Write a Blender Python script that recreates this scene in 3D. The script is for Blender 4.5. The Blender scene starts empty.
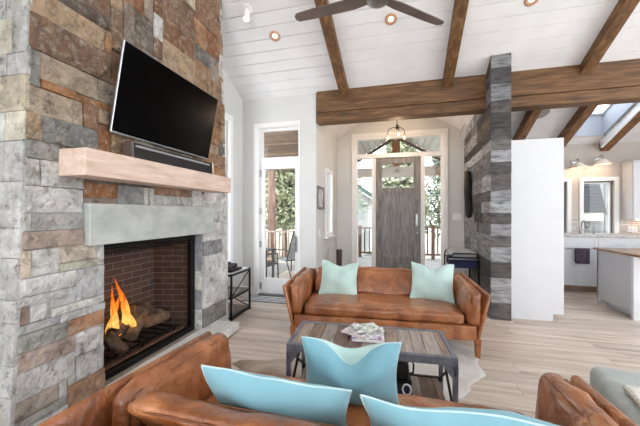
import bpy, bmesh, math, random
from mathutils import Vector, Matrix, noise
C = bpy.context.scene.collection
S = bpy.context.scene
PI = math.pi
# ------------------------------------------------------------------ camera maths (pixel -> world point on a plane)
F = 295.0; YAW = math.atan(74/F); H = 1.3
cs, sn = math.cos(YAW), math.sin(YAW)
def ray(u, v):
    a = (u-320)/F; b = (213-v)/F
    return Vector((a*cs-sn, a*sn+cs, b))
def P(u, v, ax, val):
    D = ray(u, v); o = (0, 0, H); t = (val-o[ax])/D[ax]
    return Vector((D.x*t, D.y*t, H+D.z*t))
def PX(u, v, k): return P(u, v, 0, k)
def PY(u, v, k): return P(u, v, 1, k)
def PZ(u, v, k): return P(u, v, 2, k)
def PC(u, v, zc, m, y0):
    D = ray(u, v); t = (zc+m*y0-H)/(D.z+m*D.y)
    return Vector((D.x*t, D.y*t, H+D.z*t))
# ------------------------------------------------------------------ materials
def lin(c):
    f = lambda x: x/12.92 if x <= .04045 else ((x+.055)/1.055)**2.4
    return tuple(f(x/255) for x in c)+(1,)
MATS = {}
class NT:
    def __init__(s, name):
        s.m = bpy.data.materials.new(name); s.m.use_nodes = True
        s.t = s.m.node_tree; s.b = s.t.nodes['Principled BSDF']
    def n(s, typ, **kw):
        x = s.t.nodes.new(typ)
        for k, v in kw.items():
            if k.startswith('i_'):
                x.inputs[k[2:].replace('_', ' ')].default_value = v
            else: setattr(x, k, v)
        return x
    def l(s, a, ai, b, bi): s.t.links.new(a.outputs[ai], b.inputs[bi])
    def coord(s, scale=(1, 1, 1), rot=(0, 0, 0), out='Object'):
        tc = s.n('ShaderNodeTexCoord'); mp = s.n('ShaderNodeMapping')
        mp.inputs['Scale'].default_value = scale; mp.inputs['Rotation'].default_value = rot
        s.l(tc, out, mp, 'Vector'); return mp
    def noise(s, vec, scale, detail=3, rough=.55, dist=0):
        x = s.n('ShaderNodeTexNoise'); x.inputs['Scale'].default_value = scale; x.inputs['Detail'].default_value = detail
        x.inputs['Roughness'].default_value = rough; x.inputs['Distortion'].default_value = dist
        s.l(vec, 0, x, 'Vector'); return x
    def ramp(s, src, si, stops):
        r = s.n('ShaderNodeValToRGB'); e = r.color_ramp.elements
        while len(e) < len(stops): e.new(.5)
        for k, (p, c) in enumerate(stops): e[k].position = p; e[k].color = c
        s.l(src, si, r, 'Fac'); return r
    def bump(s, src, si, strength, dist=.01):
        b = s.n('ShaderNodeBump'); b.inputs['Strength'].default_value = strength; b.inputs['Distance'].default_value = dist
        s.l(src, si, b, 'Height'); s.l(b, 0, s.b, 'Normal'); return b
def sc(c, k): return tuple(max(0, min(255, x*k)) for x in c)
def mat(name, col, rough=.6, metal=0, var=.06, scale=6, bump=0, bscale=60, spec=.5, stretch=(1, 1, 1), coat=0, sub=None):
    if name in MATS: return MATS[name]
    N = NT(name); vec = N.coord(stretch); no = N.noise(vec, scale)
    r = N.ramp(no, 'Fac', [(.3, lin(sc(col, 1-var))), (.7, lin(sc(col, 1+var)))])
    N.l(r, 0, N.b, 'Base Color')
    N.b.inputs['Roughness'].default_value = rough; N.b.inputs['Metallic'].default_value = metal
    N.b.inputs['Specular IOR Level'].default_value = spec
    if coat: N.b.inputs['Coat Weight'].default_value = coat
    if bump:
        n2 = N.noise(vec, bscale, 4); N.bump(n2, 'Fac', bump)
    MATS[name] = N.m; return N.m
def wood(name, dark, mid, light, axis=0, scale=3, rough=.55, bump=.15, stretch=12, knots=0, out='Object'):
    if name in MATS: return MATS[name]
    N = NT(name); st = [stretch]*3; st[axis] = 1
    vec = N.coord(tuple(st), out=out); a = N.noise(vec, scale, 6, .6, .6)
    r = N.ramp(a, 'Fac', [(.28, lin(dark)), (.5, lin(mid)), (.72, lin(light))])
    N.l(r, 0, N.b, 'Base Color'); N.b.inputs['Roughness'].default_value = rough
    if bump: N.bump(a, 'Fac', bump)
    MATS[name] = N.m; return N.m
def tinted(name, rough, mott, scale, bump, bscale, stretch=(1, 1, 1), contrast=.35, attr='tint'):
    """per-piece colour stored on the mesh (each stone / board is its own colour) broken up by mottling noise"""
    if name in MATS: return MATS[name]
    N = NT(name); at = N.n('ShaderNodeAttribute', attribute_name=attr)
    vec = N.coord(stretch); a = N.noise(vec, scale, 6, .65, .4)
    r = N.ramp(a, 'Fac', [(.3, (1-contrast,)*3+(1,)), (.52, (1, 1, 1, 1)), (.75, (1+mott,)*3+(1,))])
    mx = N.n('ShaderNodeMixRGB', blend_type='MULTIPLY'); mx.inputs[0].default_value = 1
    N.l(at, 'Color', mx, 1); N.l(r, 0, mx, 2); N.l(mx, 0, N.b, 'Base Color')
    N.b.inputs['Roughness'].default_value = rough
    b = N.noise(vec, bscale, 5, .6); N.bump(b, 'Fac', bump, .02)
    MATS[name] = N.m; return N.m
def emit(name, col, strength, col2=None):
    if name in MATS: return MATS[name]
    N = NT(name); N.b.inputs['Base Color'].default_value = lin(col)
    N.b.inputs['Emission Color'].default_value = lin(col); N.b.inputs['Emission Strength'].default_value = strength
    MATS[name] = N.m; return N.m
def glass(name, ior=1.45, tint=(1, 1, 1, 1), rough=0.0):
    if name in MATS: return MATS[name]
    N = NT(name); t = N.t; t.nodes.remove(N.b)
    tr = N.n('ShaderNodeBsdfTransparent'); tr.inputs[0].default_value = tint
    gl = N.n('ShaderNodeBsdfGlossy'); gl.inputs['Roughness'].default_value = rough
    fr = N.n('ShaderNodeFresnel'); fr.inputs[0].default_value = ior
    ge = N.n('ShaderNodeNewGeometry'); fa = N.n('ShaderNodeMath', operation='MULTIPLY'); inv = N.n('ShaderNodeMath', operation='SUBTRACT'); inv.inputs[0].default_value = 1
    N.l(ge, 'Backfacing', inv, 1); N.l(inv, 0, fa, 0); N.l(fr, 0, fa, 1)
    mx = N.n('ShaderNodeMixShader'); N.l(fa, 0, mx, 0); N.l(tr, 0, mx, 1); N.l(gl, 0, mx, 2)
    N.l(mx, 0, t.nodes['Material Output'], 0)
    MATS[name] = N.m; return N.m
# ------------------------------------------------------------------ mesh helpers
def new(): return bmesh.new()
def box(bm, x0, x1, y0, y1, z0, z1, M=None, bev=0, seg=2):
    r = bmesh.ops.create_cube(bm, size=1); vs = r['verts']
    for v in vs:
        v.co = Vector((x0 if v.co.x < 0 else x1, y0 if v.co.y < 0 else y1, z0 if v.co.z < 0 else z1))
    if bev:
        es = list({e for v in vs for e in v.link_edges})
        g = bmesh.ops.bevel(bm, geom=es, offset=bev, segments=seg, affect='EDGES', profile=.5)
        vs = list({v for f in g['faces'] for v in f.verts} | {v for v in vs if v.is_valid})
    if M is not None:
        bmesh.ops.transform(bm, matrix=M, verts=vs)
    return vs
def hexa(bm, pts, bev=0):
    """eight corners: bottom ring of 4 then top ring of 4"""
    v = [bm.verts.new(p) for p in pts]
    fs = [bm.faces.new([v[i] for i in q]) for q in ((3, 2, 1, 0), (4, 5, 6, 7), (0, 1, 5, 4), (1, 2, 6, 5), (2, 3, 7, 6), (3, 0, 4, 7))]
    bmesh.ops.recalc_face_normals(bm, faces=fs)
    if bev:
        es = list({e for f in fs for e in f.edges})
        bmesh.ops.bevel(bm, geom=es, offset=bev, segments=2, affect='EDGES', profile=.5)
def prism(bm, poly, axis, a0, a1):
    """extrude a polygon given in the two other axes along axis"""
    def mk(p, a):
        if axis == 0: return Vector((a, p[0], p[1]))
        if axis == 1: return Vector((p[0], a, p[1]))
        return Vector((p[0], p[1], a))
    A = [bm.verts.new(mk(p, a0)) for p in poly]; B = [bm.verts.new(mk(p, a1)) for p in poly]
    fs = [bm.faces.new(A), bm.faces.new(B[::-1])]
    n = len(poly)
    for i in range(n): fs.append(bm.faces.new([A[i], B[i], B[(i+1) % n], A[(i+1) % n]]))
    bmesh.ops.recalc_face_normals(bm, faces=fs)
def cyl(bm, p0, p1, r0, r1=None, n=12, caps=True):
    r1 = r0 if r1 is None else r1; p0 = Vector(p0); p1 = Vector(p1); d = (p1-p0).normalized()
    a = d.orthogonal().normalized(); b = d.cross(a)
    A = []; B = []
    for i in range(n):
        t = 2*PI*i/n; o = a*math.cos(t)+b*math.sin(t)
        A.append(bm.verts.new(p0+o*r0)); B.append(bm.verts.new(p1+o*r1))
    for i in range(n): bm.faces.new([A[i], A[(i+1) % n], B[(i+1) % n], B[i]])
    if caps: bm.faces.new(A[::-1]); bm.faces.new(B)
def tube(bm, pts, r, n=8, closed=False):
    pts = [Vector(p) for p in pts]; m = len(pts); rings = []
    up = None
    for i, p in enumerate(pts):
        if closed: d = pts[(i+1) % m]-pts[i-1]
        else: d = pts[min(i+1, m-1)]-pts[max(i-1, 0)]
        d.normalize()
        if up is None: up = d.orthogonal().normalized()
        a = (up-d*up.dot(d)); a = a.normalized() if a.length > 1e-5 else d.orthogonal().normalized(); up = a
        b = d.cross(a); rr = r[i] if isinstance(r, (list, tuple)) else r
        rings.append([bm.verts.new(p+(a*math.cos(2*PI*k/n)+b*math.sin(2*PI*k/n))*rr) for k in range(n)])
    for i in range(m if closed else m-1):
        A = rings[i]; B = rings[(i+1) % m]
        for k in range(n): bm.faces.new([A[k], A[(k+1) % n], B[(k+1) % n], B[k]])
    if not closed: bm.faces.new(rings[0][::-1]); bm.faces.new(rings[-1])
def lathe(bm, prof, n=20, M=None, cap=True):
    rings = []
    for r, z in prof:
        rings.append([bm.verts.new((r*math.cos(2*PI*k/n), r*math.sin(2*PI*k/n), z)) for k in range(n)])
    for i in range(len(prof)-1):
        A, B = rings[i], rings[i+1]
        for k in range(n): bm.faces.new([A[k], A[(k+1) % n], B[(k+1) % n], B[k]])
    if cap: bm.faces.new(rings[0][::-1]); bm.faces.new(rings[-1])
    if M is not None: bmesh.ops.transform(bm, matrix=M, verts=[v for q in rings for v in q])
def puff(bm, h, r, bulge=(0, 0, 0), cuts=14, wr=0, wscale=6, seed=0, fn=None, wst=(1, 1, 1)):
    """soft rounded cushion, half sizes h, edge radius r, bulging faces, wrinkles wr"""
    t = bmesh.new(); bmesh.ops.create_cube(t, size=2)
    bmesh.ops.subdivide_edges(t, edges=t.edges[:], cuts=cuts, use_grid_fill=True)
    h = Vector(h); off = Vector((seed*7.3, seed*3.1, seed*1.7))
    for v in t.verts:
        p = Vector([math.sin(x*PI/2) if abs(x) < 1 else x for x in v.co])
        a = Vector((p.x*h.x, p.y*h.y, p.z*h.z))
        q = Vector([max(-(h[i]-r), min(h[i]-r, a[i])) for i in range(3)])
        d = a-q
        if d.length > 1e-6: a = q+d.normalized()*r
        e = Vector((math.copysign(1, p.x)*abs(p.x)**3*(1-p.y**2)*(1-p.z**2)*bulge[0],
                    math.copysign(1, p.y)*abs(p.y)**3*(1-p.x**2)*(1-p.z**2)*bulge[1],
                    math.copysign(1, p.z)*abs(p.z)**3*(1-p.y**2)*(1-p.x**2)*bulge[2]))
        a += e
        if wr:
            k = Vector((a.x*wst[0], a.y*wst[1], a.z*wst[2]))*wscale+off
            w = noise.noise(k)+.5*noise.noise(k*2.1)
            dd = d.normalized() if d.length > 1e-6 else Vector((0, 0, 0))
            a += dd*w*wr
        v.co = fn(a) if fn else a
    me = bpy.data.meshes.new('t'); t.to_mesh(me); t.free(); bm.from_mesh(me); bpy.data.meshes.remove(me)
def rloop(a0, a1, b0, b1, r, f, n=5):
    """rounded rectangle loop; f maps (a,b)->Vector"""
    out = []
    for (ca, cb, s) in ((a1-r, b1-r, 0), (a0+r, b1-r, 1), (a0+r, b0+r, 2), (a1-r, b0+r, 3)):
        for k in range(n+1):
            t = PI/2*(s+k/n); out.append(f(ca+r*math.cos(t), cb+r*math.sin(t)))
    pts = []
    for i in range(len(out)):                                  # resample long sides
        p, q = out[i], out[(i+1) % len(out)]; m = max(1, int((q-p).length/.06))
        for k in range(m): pts.append(p.lerp(q, k/m))
    return pts
WM = {}
def wm(o): return WM.get(o.name, Matrix.Identity(4))
def obj(name, bm, m, parent=None, world=True, smooth=False, kind=None, label=None, angle=None):
    me = bpy.data.meshes.new(name)
    if parent is not None and world: bm.transform(wm(parent).inverted())
    if smooth:
        for f in bm.faces: f.smooth = True
    bm.to_mesh(me); bm.free()
    for x in (m if isinstance(m, (list, tuple)) else [m]): me.materials.append(x)
    o = bpy.data.objects.new(name, me); C.objects.link(o)
    if parent is not None: o.parent = parent; WM[o.name] = wm(parent)
    if kind: o['kind'] = kind
    if label: o['label'] = label
    if smooth and angle: me.set_sharp_from_angle(angle=angle)
    return o
def tag(o, label, cat, group=None, kind=None):
    o['label'] = label; o['category'] = cat
    if group: o['group'] = group
    if kind: o['kind'] = kind
    return o
def thing(name, label, cat, loc=(0, 0, 0), rz=0, group=None):
    o = bpy.data.objects.new(name, None); C.objects.link(o); o.empty_display_size = .05
    o.location = loc; o.rotation_euler = (0, 0, rz); WM[o.name] = Matrix.Translation(loc) @ Matrix.Rotation(rz, 4, 'Z')
    return tag(o, label, cat, group)
def struct(name, bm, m, parent=None, smooth=False, label=None):
    o = obj(name, bm, m, parent, smooth=smooth)
    if parent is None: o['kind'] = 'structure'
    if label: o['label'] = label
    return o
def dup(root, loc, rz, label, group=None, scale=None):
    r = root.copy(); C.objects.link(r); r.location = loc; r.rotation_euler = (root.rotation_euler.x, root.rotation_euler.y, rz); r['label'] = label
    if scale: r.scale = scale
    if group: r['group'] = group
    for ch in list(root.children):
        c = ch.copy(); C.objects.link(c); c.parent = r
        for g in list(ch.children):
            e = g.copy(); C.objects.link(e); e.parent = c
    return r
def setcol(bm, faces, col, layer):
    for f in faces:
        for lp in f.loops: lp[layer] = col
RZ = math.radians(3.3)                                          # furniture stands slightly turned in the room

# ------------------------------------------------------------------ palette
WALL = mat('wall_paint', (211, 212, 211), .75, var=.015, scale=2, bump=.03, bscale=180)
WALLK = mat('kitchen_wall_paint', (192, 184, 176), .75, var=.015, scale=2)
TRIM = mat('white_trim_paint', (238, 238, 238), .4, var=.01)
CEIL = mat('white_shiplap_paint', (233, 234, 236), .55, var=.02, scale=3)
GROOVE = mat('shiplap_groove', (186, 183, 178), .8)
CABW = mat('white_cabinet_paint', (214, 216, 220), .35, var=.008)
ISLG = mat('island_grey_paint', (192, 192, 195), .4, var=.01)
BEAM = wood('stained_timber', (56, 37, 21), (104, 72, 42), (142, 104, 66), 0, 2.2, .6, .25, 10)
RAFT = wood('stained_rafter', (60, 41, 24), (108, 76, 45), (144, 107, 70), 1, 2.2, .6, .25, 10)
KRAFT = wood('kitchen_rafter_timber', (88, 58, 34), (126, 86, 54), (150, 108, 72), 1, 2.2, .6, .2, 10)
BLK = mat('black_metal', (26, 25, 26), .4, .6, .1)
STEEL = mat('brushed_steel', (172, 172, 174), .3, 1, .04)
DSTEEL = mat('gunmetal', (112, 112, 122), .5, .25, .15, 14, .1)
GLASS = glass('window_glass')
LEA = None
def leather():
    N = NT('cognac_leather'); vec = N.coord()
    a = N.noise(vec, 5, 5, .6, .5); b = N.noise(vec, 38, 4, .6); c = N.noise(vec, 11, 3, .5, 1.2)
    r = N.ramp(a, 'Fac', [(.25, lin((96, 53, 25))), (.48, lin((148, 85, 43))), (.75, lin((192, 128, 80)))])
    N.l(r, 0, N.b, 'Base Color')
    rr = N.ramp(c, 'Fac', [(.3, (.30,)*3+(1,)), (.7, (.48,)*3+(1,))]); N.l(rr, 0, N.b, 'Roughness')
    ad = N.n('ShaderNodeMath', operation='MULTIPLY_ADD'); ad.inputs[1].default_value = .3
    N.l(b, 'Fac', ad, 0); N.l(c, 'Fac', ad, 2); N.bump(ad, 0, .7, .025)
    N.b.inputs['Specular IOR Level'].default_value = .6; N.b.inputs['Coat Weight'].default_value = .6; N.b.inputs['Coat Roughness'].default_value = .22
    return N.m
LEA = leather()
SEAM = mat('dark_leather_piping', (112, 68, 40), .5, var=.1)
LEGW = mat('leather_wrapped_leg', (150, 88, 50), .45, var=.15, scale=20)

# ------------------------------------------------------------------ floor
def floor_mat():
    N = NT('pale_oak_planks'); tc = N.n('ShaderNodeTexCoord')
    sp = N.n('ShaderNodeSeparateXYZ'); N.l(tc, 'Object', sp, 0)
    dv = N.n('ShaderNodeMath', operation='DIVIDE'); dv.inputs[1].default_value = .17; N.l(sp, 'Y', dv, 0)
    fl = N.n('ShaderNodeMath', operation='FLOOR'); N.l(dv, 0, fl, 0)
    wn = N.n('ShaderNodeTexWhiteNoise', noise_dimensions='1D'); N.l(fl, 0, wn, 'W')
    of = N.n('ShaderNodeMath', operation='MULTIPLY_ADD'); of.inputs[1].default_value = 2.1; N.l(wn, 'Value', of, 0); N.l(sp, 'X', of, 2)
    d2 = N.n('ShaderNodeMath', operation='DIVIDE'); d2.inputs[1].default_value = 1.9; N.l(of, 0, d2, 0)
    f2 = N.n('ShaderNodeMath', operation='FLOOR'); N.l(d2, 0, f2, 0)
    cv = N.n('ShaderNodeCombineXYZ'); N.l(f2, 0, cv, 0); N.l(fl, 0, cv, 1)
    w2 = N.n('ShaderNodeTexWhiteNoise', noise_dimensions='3D'); N.l(cv, 0, w2, 'Vector')
    # grain: stretched noise shifted per board
    sh = N.n('ShaderNodeVectorMath', operation='MULTIPLY_ADD'); sh.inputs[1].default_value = (9, 9, 9)
    N.l(w2, 'Color', sh, 0); N.l(tc, 'Object', sh, 2)
    mp = N.n('ShaderNodeMapping'); mp.inputs['Scale'].default_value = (.55, 9, 1); N.l(sh, 0, mp, 0)
    g = N.noise(mp, 2.0, 6, .6, .8)
    r = N.ramp(g, 'Fac', [(.26, lin((150, 128, 112))), (.42, lin((196, 179, 165))), (.6, lin((216, 204, 192))), (.8, lin((227, 218, 208)))])
    hv = N.n('ShaderNodeMapRange'); hv.inputs['To Min'].default_value = .88; hv.inputs['To Max'].default_value = 1.06; N.l(w2, 'Value', hv, 0)
    mx = N.n('ShaderNodeVectorMath', operation='SCALE'); N.l(r, 0, mx, 0); N.l(hv, 0, mx, 'Scale')
    # joints
    fr = N.n('ShaderNodeMath', operation='FRACT'); N.l(dv, 0, fr, 0)
    lt = N.n('ShaderNodeMath', operation='LESS_THAN'); lt.inputs[1].default_value = .022; N.l(fr, 0, lt, 0)
    fx = N.n('ShaderNodeMath', operation='FRACT'); N.l(d2, 0, fx, 0)
    lx = N.n('ShaderNodeMath', operation='LESS_THAN'); lx.inputs[1].default_value = .002; N.l(fx, 0, lx, 0)
    mxx = N.n('ShaderNodeMath', operation='MAXIMUM'); N.l(lt, 0, mxx, 0); N.l(lx, 0, mxx, 1)
    m2 = N.n('ShaderNodeMixRGB'); N.l(mxx, 0, m2, 0); N.l(mx, 0, m2, 1); m2.inputs[2].default_value = lin((158, 138, 122))
    N.l(m2, 0, N.b, 'Base Color'); N.b.inputs['Roughness'].default_value = .42
    N.bump(g, 'Fac', .05)
    return N.m
bm = new(); box(bm, -2.36, 6.0, -3.6, 6.3, -.05, 0); struct('floor', bm, floor_mat())

# ------------------------------------------------------------------ ceilings
ZC, MC, Y0 = 3.1, .47, 4.3
def zc(y): return ZC-MC*(y-Y0)
def boards(bm, x0, x1, y0, y1, z_of, w=.145, gap=.011, th=.02):
    y = y0
    while y < y1-.02:
        e = min(y+w-gap, y1)
        hexa(bm, [(x0, y, z_of(y)), (x1, y, z_of(y)), (x1, e, z_of(e)), (x0, e, z_of(e)),
                  (x0, y, z_of(y)+th), (x1, y, z_of(y)+th), (x1, e, z_of(e)+th), (x0, e, z_of(e)+th)])
        y += w
def slab(bm, x0, x1, y0, y1, z_of, o, th):
    hexa(bm, [(x0, y0, z_of(y0)+o), (x1, y0, z_of(y0)+o), (x1, y1, z_of(y1)+o), (x0, y1, z_of(y1)+o),
              (x0, y0, z_of(y0)+o+th), (x1, y0, z_of(y0)+o+th), (x1, y1, z_of(y1)+o+th), (x0, y1, z_of(y1)+o+th)])
bm = new(); boards(bm, -2.36, 6.0, -.6, 4.5, zc); boards(bm, -2.36, 6.0, -3.6, -.6, lambda y: zc(-.6)-MC*(-.6-y))
ce = struct('ceiling', bm, CEIL)
bm = new(); slab(bm, -2.5, 6.1, -.6, 4.5, zc, .012, .1); slab(bm, -2.5, 6.1, -3.7, -.6, lambda y: zc(-.6)-MC*(-.6-y), .012, .1); obj('ceiling_backing', bm, GROOVE, ce)
# kitchen ceiling with the skylight opening
ZK, MK, YK = 2.54, .44, 6.3
def zk(y): return ZK-MK*(y-YK)
SX0, SX1, SY0, SY1 = 2.93, 3.49, 5.0, 6.09
bm = new()
for (a, b, c, d) in ((1.2, SX0, 4.45, 6.3), (SX1, 6.0, 4.45, 6.3), (SX0, SX1, 4.45, SY0), (SX0, SX1, SY1, 6.3)):
    boards(bm, a, b, c, d, zk, .145, .008)
ck = struct('ceiling_kitchen', bm, CEIL)
bm = new()
for (a, b, c, d) in ((1.2, SX0, 4.45, 6.3), (SX1, 6.1, 4.45, 6.3), (SX0, SX1, 4.45, SY0), (SX0, SX1, SY1, 6.3)):
    slab(bm, a, b, c, d, zk, .012, .08)
obj('ceiling_backing', bm, GROOVE, ck)
# entry vault: ridge along Y
ERX, EZR, EM = .06, 3.59, .64
def ze(x): return EZR-EM*abs(x-ERX)
bm = new()
for sgn, xe in ((-1, -1.2), (1, 1.45)):
    n = int(abs(xe-ERX)/.12); 
    for i in range(n+1):
        a = ERX+sgn*i*.12; b = a+sgn*.115
        if sgn*(b-xe) > 0: b = xe
        if sgn*(a-xe) >= 0: continue
        hexa(bm, [(a, 4.5, ze(a)), (b, 4.5, ze(b)), (b, 6.0, ze(b)), (a, 6.0, ze(a)),
                  (a, 4.5, ze(a)+.02), (b, 4.5, ze(b)+.02), (b, 6.0, ze(b)+.02), (a, 6.0, ze(a)+.02)])
cev = struct('ceiling_entry', bm, CEIL)
bm = new(); prism(bm, [(-1.3, ze(-1.3)+.015), (ERX, EZR+.015), (1.5, ze(1.5)+.015), (1.5, ze(1.5)+.1), (ERX, EZR+.1), (-1.3, ze(-1.3)+.1)], 1, 4.5, 6.1)
obj('ceiling_backing', bm, GROOVE, cev)
# unseen wall above the big beam, added to block sky light leaking in
bm = new(); prism(bm, [(-1.3, 3.0), (6.1, 3.0), (6.1, 3.6), (-1.3, 3.75)], 1, 4.5, 4.56); struct('wall_leak_block', bm, WALL)

# ------------------------------------------------------------------ walls
WX = -2.36
def wall_holes(bm, axis, k0, k1, a0, a1, b0, b1, holes):
    """wall slab between k0,k1 on axis with rectangular holes (a,a,b,b) in the plane coordinates"""
    As = sorted({a0, a1, *[h[0] for h in holes], *[h[1] for h in holes]}); Bs = sorted({b0, b1, *[h[2] for h in holes], *[h[3] for h in holes]})
    for i in range(len(As)-1):
        for j in range(len(Bs)-1):
            ca, cb = (As[i]+As[i+1])/2, (Bs[j]+Bs[j+1])/2
            if any(h[0] < ca < h[1] and h[2] < cb < h[3] for h in holes): continue
            if axis == 0: box(bm, k0, k1, As[i], As[i+1], Bs[j], Bs[j+1])
            else: box(bm, As[i], As[i+1], k0, k1, Bs[j], Bs[j+1])
    bmesh.ops.remove_doubles(bm, verts=bm.verts, dist=1e-4)
# left wall (behind the chimney), window beyond the chimney
bm = new(); wall_holes(bm, 0, WX-.12, WX, -3.7, 4.3, 0, 5.5, [(3.30, 3.88, .6, 2.66), (1.55, 2.70, .05, 1.2)]); struct('wall_left', bm, WALL)
def frame_rect(bm, axis, k0, k1, a0, a1, b0, b1, w, bev=.004):
    for (p, q, r, s) in ((a0, a1, b0, b0+w), (a0, a1, b1-w, b1), (a0, a0+w, b0+w, b1-w), (a1-w, a1, b0+w, b1-w)):
        if axis == 0: box(bm, k0, k1, p, q, r, s, bev=bev)
        else: box(bm, p, q, k0, k1, r, s, bev=bev)
bm = new(); frame_rect(bm, 0, WX-.02, WX+.025, 3.22, 3.97, .52, 2.74, .085); frame_rect(bm, 0, WX-.1, WX-.03, 3.31, 3.87, .61, 2.65, .04)
w1 = struct('window_1', bm, TRIM); bm = new(); box(bm, WX-.07, WX-.065, 3.34, 3.84, .64, 2.62); obj('pane', bm, GLASS, w1)
# patio wall
PXL, PXR, YP = -2.11, -1.395, 4.3
TRT = 2.665
bm = new(); wall_holes(bm, 1, YP, YP+.16, WX-.12, -1.14, 0, 3.35, [(PXL, PXR, 0.0, TRT)])
struct('wall_patio', bm, WALL)
# entry walls
YE = 6.0; EXL = -1.15
lw = (4.98, 5.44, .93, 2.03)
bm = new(); wall_holes(bm, 0, EXL-.1, EXL, YP+.16, YE, 0, 3.0, [lw]); struct('wall_entry_left', bm, WALL)
WL, WR, WT = -.77, .92, 2.83
bm = new(); wall_holes(bm, 1, YE, YE+.16, EXL-.1, 1.6, 0, 2.85, [(WL, WR, 0, WT)])
prism(bm, [(EXL-.1, 2.85), (1.6, 2.85), (1.6, 2.86), (ERX, 3.7), (EXL-.1, 2.9)], 1, YE, YE+.16)
struct('wall_entry', bm, WALL)
# kitchen walls
KY = 6.3
kw = (3.30, 3.76, .86, 1.87); kw2 = (2.60, 3.05, .86, 1.87)
bm = new(); wall_holes(bm, 1, KY, KY+.16, 1.6, 6.1, 0, 2.75, [kw, kw2]); struct('wall_kitchen', bm, WALLK)
bm = new(); wall_holes(bm, 0, 6.0, 6.12, -3.7, 6.3, 0, 5.5, [(-3.0, -1.2, .3, 2.7), (-.9, 1.1, .3, 2.7), (1.4, 3.6, .3, 2.7), (-2.2, 1.0, 3.0, 4.3)]); struct('wall_right', bm, WALL)  # unseen right wall, put in to temper the daylight; openings sized for it
bm = new(); wall_holes(bm, 1, -3.72, -3.6, -2.48, 6.12, 0, 4.1, [(-1.9, .3, .15, 2.7), (-1.9, 2.0, 2.95, 3.75)]); struct('wall_back', bm, WALL)  # unseen back wall, added to soften the frontal daylight; openings kept to the left
# baseboards
bm = new(); box(bm, WX, PXL-.04, YP-.015, YP, 0, .13, bev=.003); box(bm, PXR+.0, -1.14, YP-.015, YP, 0, .13, bev=.003); struct('baseboard_patio', bm, TRIM)
bm = new(); box(bm, WX, WX+.015, 3.16, YP-.015, 0, .13, bev=.003); struct('baseboard_left', bm, TRIM)
bm = new(); box(bm, EXL, EXL+.015, YP+.0, YE, 0, .13, bev=.003); struct('baseboard_entry', bm, TRIM)

# ------------------------------------------------------------------ big beam and rafters
t = new(); box(t, -1.125, 6.0, 4.27, 4.47, 2.80, 3.13, bev=.008); box(t, -1.125, 6.0, 4.275, 4.465, 2.655, 2.795, bev=.008)
struct('trim_1', t, BEAM, label='long horizontal brown timber beam across the room opening')
def rafter(name, pts, w, dp, zf, m, label):
    (xa, ya), (xb, yb) = pts
    bm = new(); P8 = []
    for o in (-dp, .02):
        P8 += [(xa-w/2, ya, zf(ya)+o), (xa+w/2, ya, zf(ya)+o), (xb+w/2, yb, zf(yb)+o), (xb-w/2, yb, zf(yb)+o)]
    hexa(bm, P8, .006)
    return struct(name, bm, m, label=label)
def ext(x1, y1, x0, y0, y): return x0+(x1-x0)*(y-y0)/(y1-y0)
for k, (x1, x0, y0) in enumerate(((-.70, -.765, 3.15), (.70, .68, 3.37), (2.27, 2.245, 3.6))):
    xn = ext(x1, 4.4, x0, y0, -.55)
    rafter('trim_%d' % (k+2), [(xn, -.55), (x1, 4.3)], .125, .12, zc, RAFT, ('left brown rafter on the white sloped ceiling', 'middle brown rafter just left of the plank clad pillar', 'right brown rafter above the kitchen side')[k])
for k, x1 in enumerate((2.16, 2.87, 3.605)):
    rafter('trim_%d' % (k+5), [(x1-.05, 4.5), (x1, 6.28)], .13, .16, zk, KRAFT, ('orange brown kitchen rafter nearest the pillar', 'kitchen rafter left of the skylight', 'kitchen rafter right of the skylight')[k])

# ------------------------------------------------------------------ skylight
sk = thing('skylight', 'skylight with white framed glass at the top of a deep plaster well', 'skylight', (3.21, 5.5, 2.9))
SHAFT = mat('skylight_shaft_paint', (172, 176, 186), .7, var=.01)
bm = new(); top = 3.62
def shaftwall(a, b):
    (x0, y0), (x1, y1) = a, b; n = Vector((y1-y0, x0-x1, 0)).normalized()*.03
    P4 = []
    for o in (Vector((0, 0, 0)), n): P4 += [Vector((x0, y0, zk(y0)-.004))+o, Vector((x1, y1, zk(y1)-.004))+o, Vector((x1, y1, zk(y1)+.36))+o, Vector((x0, y0, zk(y0)+.36))+o]
    hexa(bm, P4)
for a, b in (((SX0, SY0), (SX0, SY1)), ((SX0, SY1), (SX1, SY1)), ((SX1, SY1), (SX1, SY0)), ((SX1, SY0), (SX0, SY0))): shaftwall(a, b)
obj('shaft', bm, SHAFT, sk)
def zs(y): return zk(y)+.36
bm = new()
for (a, b, c, d) in ((SX0, SX1, SY0, SY0+.07), (SX0, SX1, SY1-.07, SY1), (SX0, SX0+.06, SY0+.07, SY1-.07), (SX1-.06, SX1, SY0+.07, SY1-.07)):
    slab(bm, a, b, c, d, zs, -.03, .05)
obj('frame', bm, TRIM, sk)
bm = new(); slab(bm, SX1+.005, SX1+.04, SY0-.4, SY1+.1, zk, -.15, .15); obj('trim_board', bm, TRIM, sk)
bm = new(); slab(bm, SX0+.05, SX1-.05, SY0+.06, SY1-.06, zs, 0, .006); obj('pane', bm, GLASS, sk)

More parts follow.
